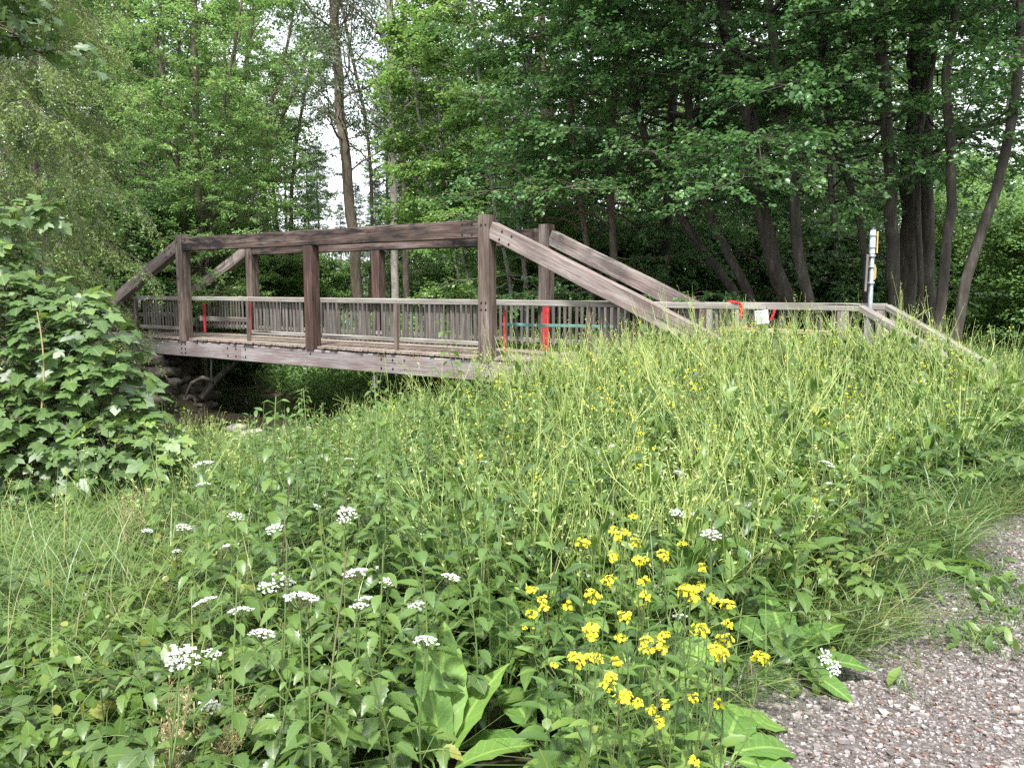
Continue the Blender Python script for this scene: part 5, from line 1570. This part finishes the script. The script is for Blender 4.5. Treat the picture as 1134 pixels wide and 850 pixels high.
MU = [mustard_proto(.85, 3, .022), mustard_proto(.9, 3, .025), mustard_proto(.8, 2, .019), mustard_proto(.75, 3, .021)]
MH = [.85, .9, .8, .75]
MUS = [(646, 606, 1, 1., 'yellow flower heads on the left side of the front clump'), (688, 596, 0, 1., 'yellow flower heads at the top middle of the front clump'), (702, 571, 3, 1., 'topmost yellow flower head of the front clump'), (710, 620, 2, 1, None), (730, 607, 0, .95, None), (748, 606, 3, 1., None),
       (725, 662, 1, 1, 'widest yellow flower head in the middle of the front clump'), (764, 682, 1, 1., 'bright yellow head at the right of the front clump above the broad leaf'), (711, 690, 2, 1, None), (651, 700, 0, 1., None), (654, 726, 3, .9, None), (636, 735, 2, .7, 'low yellow head at the left foot of the front clump'), (683, 712, 3, .9, None),
       (740, 700, 3, .9, None), (797, 722, 1, .95, 'yellow head by the pale broad leaf on the right of the front clump'), (776, 776, 2, .8, 'low yellow head before the broad leaves near the gravel'), (680, 764, 3, .8, None), (748, 797, 0, .75, 'lowest yellow head near the bottom edge'), (620, 663, 2, .9, 'small yellow heads left of the front clump over the dock'), (610, 645, 3, .9, None), (590, 680, 3, .6, None),
       (766, 647, 3, 1., None), (795, 640, 0, .9, None)]
first = [True] * 4
for (u_, v_, k, sc, lab) in MUS:
    p = place(u_, v_, MH[k] * sc, y0=1.75)
    lab = lab or 'slender yellow flowering plant within the clump in front of the bank'
    if first[k]:
        first[k] = False; o = MU[k]; o.location = [float(c) for c in p]; o.scale = (sc,) * 3; o['label'] = lab
    else:
        dup(MU[k], p, rng.random() * 6.28, sc, lab, (rng.normal(0, .07), rng.normal(0, .07)))

BK = [mustard_proto(1.0, 6, .016, 'bank_mustard', 'yellow flowering weeds up the bank', 7), mustard_proto(1.05, 7, .014, 'bank_mustard', 'yellow flowering weeds up the bank', 6), mustard_proto(.95, 5, .018, 'bank_mustard', 'yellow flowering weeds up the bank', 8)]
P = sample(260, 5.2, 13.5, u0=520, u1=1130, keepf=lambda u, y, a, b, d: (b < -.5) & (d < -.5))[:80]
for i, p in enumerate(P):
    k = i % 3
    if i < 3:
        BK[k].location = [float(c) for c in p]; BK[k]['label'] = 'tall thin weed with small yellow flower tips up the bank before the bridge'
    else:
        dup(BK[k], p, rng.random() * 6.28, rng.uniform(.75, 1.1), None, (rng.normal(0, .14), rng.normal(0, .2) - .12))


def nettle_proto(h, np_, ls):
    st, lv = MB(), MB()
    Q = spline([(0, 0, -.05), (rng.normal(0, .03), rng.normal(0, .03), h * .5), (rng.normal(0, .05), rng.normal(0, .05), h)], 9)
    tubes(st, Q, np.linspace(.0050, .0022, 9), 6)
    for k in range(np_):
        f = .18 + .82 * (k + .5) / np_; p = np.array([np.interp(f, np.linspace(0, 1, 9), Q[:, i]) for i in range(3)])
        for sgn in (0, 1):
            a_ = (k % 2) * 1.57 + sgn * math.pi + rng.normal(0, .25)
            sz_ = ls * (1.2 - .75 * max(0, f - .45) / .55) * rng.uniform(.8, 1.15)
            pe = p + np.array([math.cos(a_), math.sin(a_), .55]) * .028
            tubes(st, np.stack([p, pe])[None], np.full((1, 2), .0013), 4)
            scatter(lv, SERRATE, pe[None], np.array([[math.cos(a_), math.sin(a_), rng.normal(-.18, .15) + .7 * max(0, f - .8)]]), np.array([[0, 0, 1.]]) + rng.normal(0, .15, (1, 3)), np.array([sz_]), np.array([np.clip(.25 + .6 * f + rng.normal(0, .1), 0, 1)]), 1.0)
    t = thing('nettle', (0, 0, 0), '', 'plant', 'nettles in the undergrowth')
    st.build('stem', M['greenstem'], t); lv.build('leaves', M['nettle'], t)
    return t


NE = [nettle_proto(.85, 11, .085), nettle_proto(.95, 12, .09), nettle_proto(.75, 10, .08), nettle_proto(1.05, 13, .095)]
NH = [.85, .95, .75, 1.05]
NES = [(437, 470, 3, 5.2, 'tallest nettle on a dark stem in the middle, below the bridge beam'), (340, 518, 1, 4.6, 'nettle with dark stem standing alone left of the middle'), (512, 352, 3, 7.6, 'tall leafy weed standing up before the near portal post'), (478, 470, 1, 1, None), (500, 490, 0, 1, None), (455, 500, 2, 1, None), (420, 530, 0, 1, None), (520, 515, 1, 1, None), (395, 545, 2, 1, None), (360, 560, 0, 1, None),
       (330, 570, 1, 1, None), (300, 600, 0, 1, None), (345, 620, 1, 1, None), (380, 600, 2, 1, None), (420, 600, 0, 1, None), (460, 560, 1, 1, None), (485, 600, 2, 1, None), (240, 560, 0, 1, None), (215, 610, 2, 1, None), (280, 700, 2, .9, None), (340, 720, 0, .9, None), (380, 700, 2, .9, None), (300, 760, 2, .8, None), (430, 690, 2, .9, None),
       (150, 640, 2, .9, None), (260, 640, 1, .9, None), (540, 560, 0, 1, None), (560, 520, 1, 1, None), (590, 500, 0, 1, None), (620, 540, 2, 1, None), (525, 620, 2, .9, None), (448, 436, 3, 7.6, None), (545, 415, 1, 7.2, None), (490, 425, 0, 7.0, None), (420, 470, 0, 6.2, None), (395, 488, 2, 6.0, None), (360, 500, 1, 5.6, None), (300, 520, 0, 5.5, None), (255, 520, 1, 6.0, None), (565, 440, 2, 6.2, None), (505, 470, 1, 5.4, None), (520, 395, 0, 7.8, None), (660, 520, 0, 1, None), (100, 700, 2, .8, None), (180, 690, 0, .8, None), (360, 780, 2, .7, None), (860, 600, 2, .8, None), (900, 620, 2, .7, None), (470, 405, 3, 8.0, None)]
first = [True] * 4
for (u_, v_, k, sc, lab) in NES:
    if sc > 2:                                   # these carry their distance instead of a scale
        q_ = at(u_, v_, sc); p = np.array([q_[0], q_[1], float(gz(q_[0], q_[1]))]); sc = max(.5, (q_[2] - p[2]) / NH[k])
    else:
        p = place(u_, v_, NH[k] * sc, y0=1.6)
    lab = lab or 'green nettle with drooping toothed leaves in the undergrowth'
    if first[k]:
        first[k] = False; o = NE[k]; o.location = [float(c) for c in p]; o.scale = (sc,) * 3; o['label'] = lab
    else:
        dup(NE[k], p, rng.random() * 6.28, sc, lab, (rng.normal(0, .06), rng.normal(0, .06)))
# nettles and other tall leaves filling the middle
P = sample(140, 2.9, 9.5, u0=150, u1=640, keepf=lambda u, y, a, b, d: clump(u / 90, y, 1.8, .5) > .4)[:55]
for i, p in enumerate(P):
    dup(NE[i % 4], p, rng.random() * 6.28, rng.uniform(.7, 1.15), 'green nettle with drooping toothed leaves in the undergrowth', (rng.normal(0, .08), rng.normal(0, .08)))

# big dock leaves at the bottom
def dock(name, label, u_, v_, leaves, h=.12):
    p = place(u_, v_, h, y0=1.3)
    t = thing(name, p, label, 'plant', 'broad leaved docks')
    for (az, el, L_, w, rn) in leaves:
        az, el = R(az), R(el)
        d = np.array([math.cos(az) * math.cos(el), math.sin(az) * math.cos(el), math.sin(el)])
        nr = np.array([-math.cos(az) * math.sin(el), -math.sin(az) * math.sin(el), math.cos(el)]) + rng.normal(0, .12, 3)
        m = MB(); b_ = d * .05 + np.array([0, 0, .06])
        tubes(m, np.stack([np.array([0, 0, -.05]), b_, b_ + d * .02])[None], np.array([[.006, .004, .003]]), 5)
        scatter(m, DOCK, b_[None], d[None], nr[None], np.array([L_ * 1.25]), np.array([rn]), w)
        m.build('leaf', M['dock'], t)
    return t


dock('dock_plant', 'dock rosette with long upright crinkled leaves at the bottom edge', 488, 800, [(95, 62, .36, 1.15, .8), (140, 45, .34, 1.1, .7), (165, 30, .32, 1.1, .6), (60, 50, .30, 1.0, .95), (20, 25, .22, 1., .7), (110, 78, .28, 1.0, .6), (200, 20, .25, 1., .3), (300, 10, .2, 1.2, .9)], .26)
dock('dock_plant', 'tall dock stalk with curling leaves above the bottom rosette', 560, 720, [(80, 70, .26, .9, .6), (150, 30, .24, 1., .5), (10, 20, .24, 1.1, .6), (40, 55, .26, 1., .75), (-30, 0, .2, 1., .5), (120, 80, .3, .8, .5)], .22)
dock('dock_plant', 'dock with one bright upright leaf right of the yellow flowers', 766, 768, [(75, 48, .30, 1.2, 1.), (8, 12, .26, 1.25, .85), (-20, -5, .24, 1.3, .55), (140, 30, .25, 1., .4), (200, 20, .22, 1., .4)], .2)
dock('dock_plant', 'flat broad dock leaves beside the gravel at the bottom', 800, 822, [(20, 8, .22, 1.5, .5), (-15, 0, .24, 1.3, .55), (60, 18, .24, 1.5, .45), (120, 20, .2, 1.2, .4), (170, 10, .2, 1.2, .4)], .12)
dock('dock_plant', 'dock leaves low at the bottom left of the yellow clump', 600, 800, [(60, 30, .22, 1.2, .45), (120, 25, .24, 1.2, .4), (10, 20, .22, 1.2, .5), (180, 15, .2, 1.2, .4)], .15)
dock('dock_plant', 'pale broad leaf tilted up on the right slope near the gravel', 1030, 575, [(10, 15, .26, 1.2, .9), (-30, 5, .26, 1.2, .6), (60, 30, .24, 1.2, .6), (130, 30, .22, 1.2, .5)], .35)
dock('dock_plant', 'dark broad leaves in the shade of the slope below the white umbels', 870, 700, [(30, 35, .26, 1.5, .2), (80, 45, .26, 1.5, .15), (-10, 20, .24, 1.4, .25), (130, 40, .24, 1.4, .2), (-50, 10, .2, 1.4, .3)], .22)

# bramble sprays
def bramble(label, u_, v_, h, n=7, az0=0, ls=.075):
    p = place(u_, v_, h, y0=1.4)
    t = thing('bramble_spray', p, label, 'plant', 'bramble sprays')
    st, lv = MB(), MB()
    Q = spline([(0, 0, -.03), (math.cos(az0) * .05, math.sin(az0) * .05, h * .7), (math.cos(az0) * .25, math.sin(az0) * .25, h), (math.cos(az0) * .45, math.sin(az0) * .45, h * .8)], 12)
    tubes(st, Q, np.linspace(.005, .002, 12), 6)
    for k in range(n):
        f = .2 + .8 * k / (n - 1); c = np.array([np.interp(f, np.linspace(0, 1, 12), Q[:, i]) for i in range(3)])
        a_ = az0 + (1 if k % 2 else -1) * rng.uniform(.5, 1.4); hub = c + np.array([math.cos(a_), math.sin(a_), .3]) * .06
        tubes(st, np.stack([c, hub])[None], np.full((1, 2), .0015), 4)
        for da, sc in ((0, 1.1), (1.3, .95), (-1.3, .95)):
            scatter(lv, SERRATE, hub[None], np.array([[math.cos(a_ + da), math.sin(a_ + da), -.1]]), np.array([[0, -.15, 1.]]) + rng.normal(0, .12, (1, 3)), np.array([ls * sc]), np.array([rng.uniform(.55, .95)]), 1.35)
    st.build('stem', M['greenstem'], t); lv.build('leaves', M['elder'], t)


bramble('bramble spray with three part leaves at the bottom left of the middle', 265, 772, .30, 7, .3)
bramble('bramble spray with rounded toothed leaves low at the left', 120, 730, .32, 7, 2.6)
bramble('bramble spray spreading under the broad weeds on the slope by the gravel', 930, 610, .32, 8, -.2)
bramble('bramble spray at the bottom edge left of the dock rosette', 380, 800, .28, 7, .8)
bramble('bramble spray in the bottom left corner', 60, 800, .28, 7, 1.5)
bramble('bramble spray between the dock and the yellow clump', 580, 700, .34, 7, .5)

# dry grass panicles at the lower left
def drygrass(label, u_, v_, h, lean):
    p = place(u_, v_, h, y0=1.4)
    t = thing('dry_grass', p, label, 'grass tuft', 'dry grass tufts')
    m = MB(); s_ = MB()
    for k in range(5):
        a_ = rng.random() * 6.28; sp_ = rng.uniform(.02, .1)
        Q = spline([(0, 0, 0), (math.cos(a_) * sp_ * .5, math.sin(a_) * sp_ * .5, h * .5), (math.cos(a_) * sp_ + lean, math.sin(a_) * sp_, h * rng.uniform(.85, 1.))], 8)
        tubes(s_, Q, np.linspace(.0015, .0008, 8), 4)
        f = rng.uniform(.55, 1, 46); c = np.stack([np.interp(f, np.linspace(0, 1, 8), Q[:, i]) for i in range(3)], -1)
        e = c + rdir(46, 1.0) * rng.uniform(.005, .045, 46)[:, None] * (1.3 - f)[:, None] * 2
        tubes(s_, np.stack([c, e], 1), np.full((46, 2), .0005), 3)
        scatter(m, NEEDLE, e, rdir(46, .9), rng.normal(0, 1, (46, 3)), rng.uniform(.008, .015, 46), None, 1.6)
    s_.build('stems', M['drygrass'], t); m.build('seed_heads', M['drygrass'], t, False)


drygrass('beige dry grass panicle rising left of the low white umbel', 195, 745, .55, .05)
drygrass('beige dry grass panicle leaning right at the bottom left', 225, 775, .5, .10)
drygrass('dry brown grass head in the green thicket at left', 138, 530, .7, .02)
drygrass('short dry grass tuft at the bottom edge left of the bramble', 178, 800, .45, -.03)

# green tufts growing in the path
def tuft(label, u_, v_, n, spread, h):
    p = at(u_, v_, 3.); d = ray(u_, v_); s = -CAMZ / d[2]; p = np.array([d[0] * s, d[1] * s, 0.]); p[2] = float(gz(p[0], p[1])) + .02
    t = thing('grass_tuft', p, label, 'grass tuft', 'tufts growing in the path')
    m = MB(); q = rng.normal(0, 1, (n, 3)) * [spread, spread * 1.6, 0]
    blades(m, q, rdir(n, .6), rng.uniform(.4, 1., n) * h, rng.uniform(.003, .006, n), rng.uniform(.3, 1, n)); m.build('blades', M['grass'], t)
    m = MB(); k = n // 9; q = rng.normal(0, 1, (k, 3)) * [spread, spread * 1.3, 0] + [0, 0, .015]
    scatter(m, LANCEB, q, rdir(k, 1.2), np.array([0, 0, 1.]) + rng.normal(0, .3, (k, 3)), rng.uniform(.05, .10, k), None, 1.2); m.build('leaves', M['weed'], t)


tuft('leafy green tuft in the middle of the gravel path', 1098, 655, 600, .17, .14)
tuft('smaller bright grass tuft in the path below the leafy one', 1078, 712, 260, .08, .10)
tuft('thin green tuft on the gravel at the right edge of the picture', 1115, 690, 260, .12, .10)
tuft('low green tuft near the top of the visible path', 1080, 628, 120, .10, .06)
tuft('sparse tuft on the gravel by the path edge', 1000, 770, 26, .03, .09)
p = at(1030, 740, 3.); d = ray(1016, 745); s = -CAMZ / d[2]; p = np.array([d[0] * s, d[1] * s, .02])
m = MB(); tubes(m, spline([(0, 0, 0), (-.01, .0, .08), (-.03, .02, .17)], 6), np.linspace(.003, .0015, 6), 5)
o = m.build('bent_stalk', M['greenstem']); o.location = p
tag(o, 'single thin dark stalk leaning up out of the gravel', 'stalk')

# ------------------------------------------------------------------ sky, sun, camera
SUN_EL, SUN_AZ = 61, 190                      # azimuth clockwise from +Y: behind the camera, to the left
w = bpy.data.worlds.new("World"); scene.world = w; w.use_nodes = True
nt = w.node_tree; nt.nodes.clear(); L = nt.links.new
sky = nt.nodes.new('ShaderNodeTexSky'); sky.sky_type = 'NISHITA'; sky.sun_disc = False
sky.sun_elevation = R(SUN_EL); sky.sun_rotation = R(SUN_AZ); sky.air_density = 1.0; sky.dust_density = 2.5; sky.ozone_density = 1.0
tc = nt.nodes.new('ShaderNodeTexCoord')
nz = nt.nodes.new('ShaderNodeTexNoise'); nz.inputs['Scale'].default_value = 3.2; nz.inputs['Detail'].default_value = 7; nz.inputs['Roughness'].default_value = .6
L(tc.outputs['Generated'], nz.inputs['Vector'])
cr = ramp(nt, [(.34, (0, 0, 0)), (.58, (1, 1, 1))]); L(nz.outputs[0], cr.inputs[0])
mx = nt.nodes.new('ShaderNodeMix'); mx.data_type = 'RGBA'
sc_ = nt.nodes.new('ShaderNodeMath'); sc_.operation = 'MULTIPLY_ADD'; L(cr.outputs[0], sc_.inputs[0]); sc_.inputs[1].default_value = .45; sc_.inputs[2].default_value = .50
L(sc_.outputs[0], mx.inputs[0]); L(sky.outputs[0], mx.inputs[6]); mx.inputs[7].default_value = (8.6, 8.9, 9.3, 1)
bg = nt.nodes.new('ShaderNodeBackground'); bg.inputs['Strength'].default_value = .105
L(mx.outputs[2], bg.inputs[0])
out = nt.nodes.new('ShaderNodeOutputWorld'); L(bg.outputs[0], out.inputs[0])

sl = bpy.data.lights.new('sun', 'SUN'); sl.energy = 3.6; sl.angle = R(6); sl.color = (1, .98, .95)
so_ = bpy.data.objects.new('sun', sl); COL.objects.link(so_)
el, az = R(SUN_EL), R(SUN_AZ)
sd = Vector((math.sin(az) * math.cos(el), math.cos(az) * math.cos(el), math.sin(el)))
so_.rotation_euler = (-sd).to_track_quat('-Z', 'Y').to_euler(); so_.location = (0, 0, 30)

cam = bpy.data.cameras.new('camera'); co = bpy.data.objects.new('camera', cam); COL.objects.link(co)
cam.sensor_fit = 'HORIZONTAL'; cam.sensor_width = 36; cam.lens = F / 1134 * 36
cam.clip_start = .05; cam.clip_end = 1000
co.location = (0, 0, CAMZ); co.rotation_euler = (math.pi / 2 - PITCH, 0, 0)
scene.camera = co

scene.view_settings.view_transform = 'Standard'; scene.view_settings.look = 'None'
scene.view_settings.exposure = 1.46; scene.view_settings.gamma = 1
scene.render.engine = 'CYCLES'
cy = scene.cycles
cy.max_bounces = 8; cy.diffuse_bounces = 4; cy.glossy_bounces = 2; cy.transmission_bounces = 5; cy.transparent_max_bounces = 4
cy.use_denoising = False
cy.sample_clamp_indirect = 6
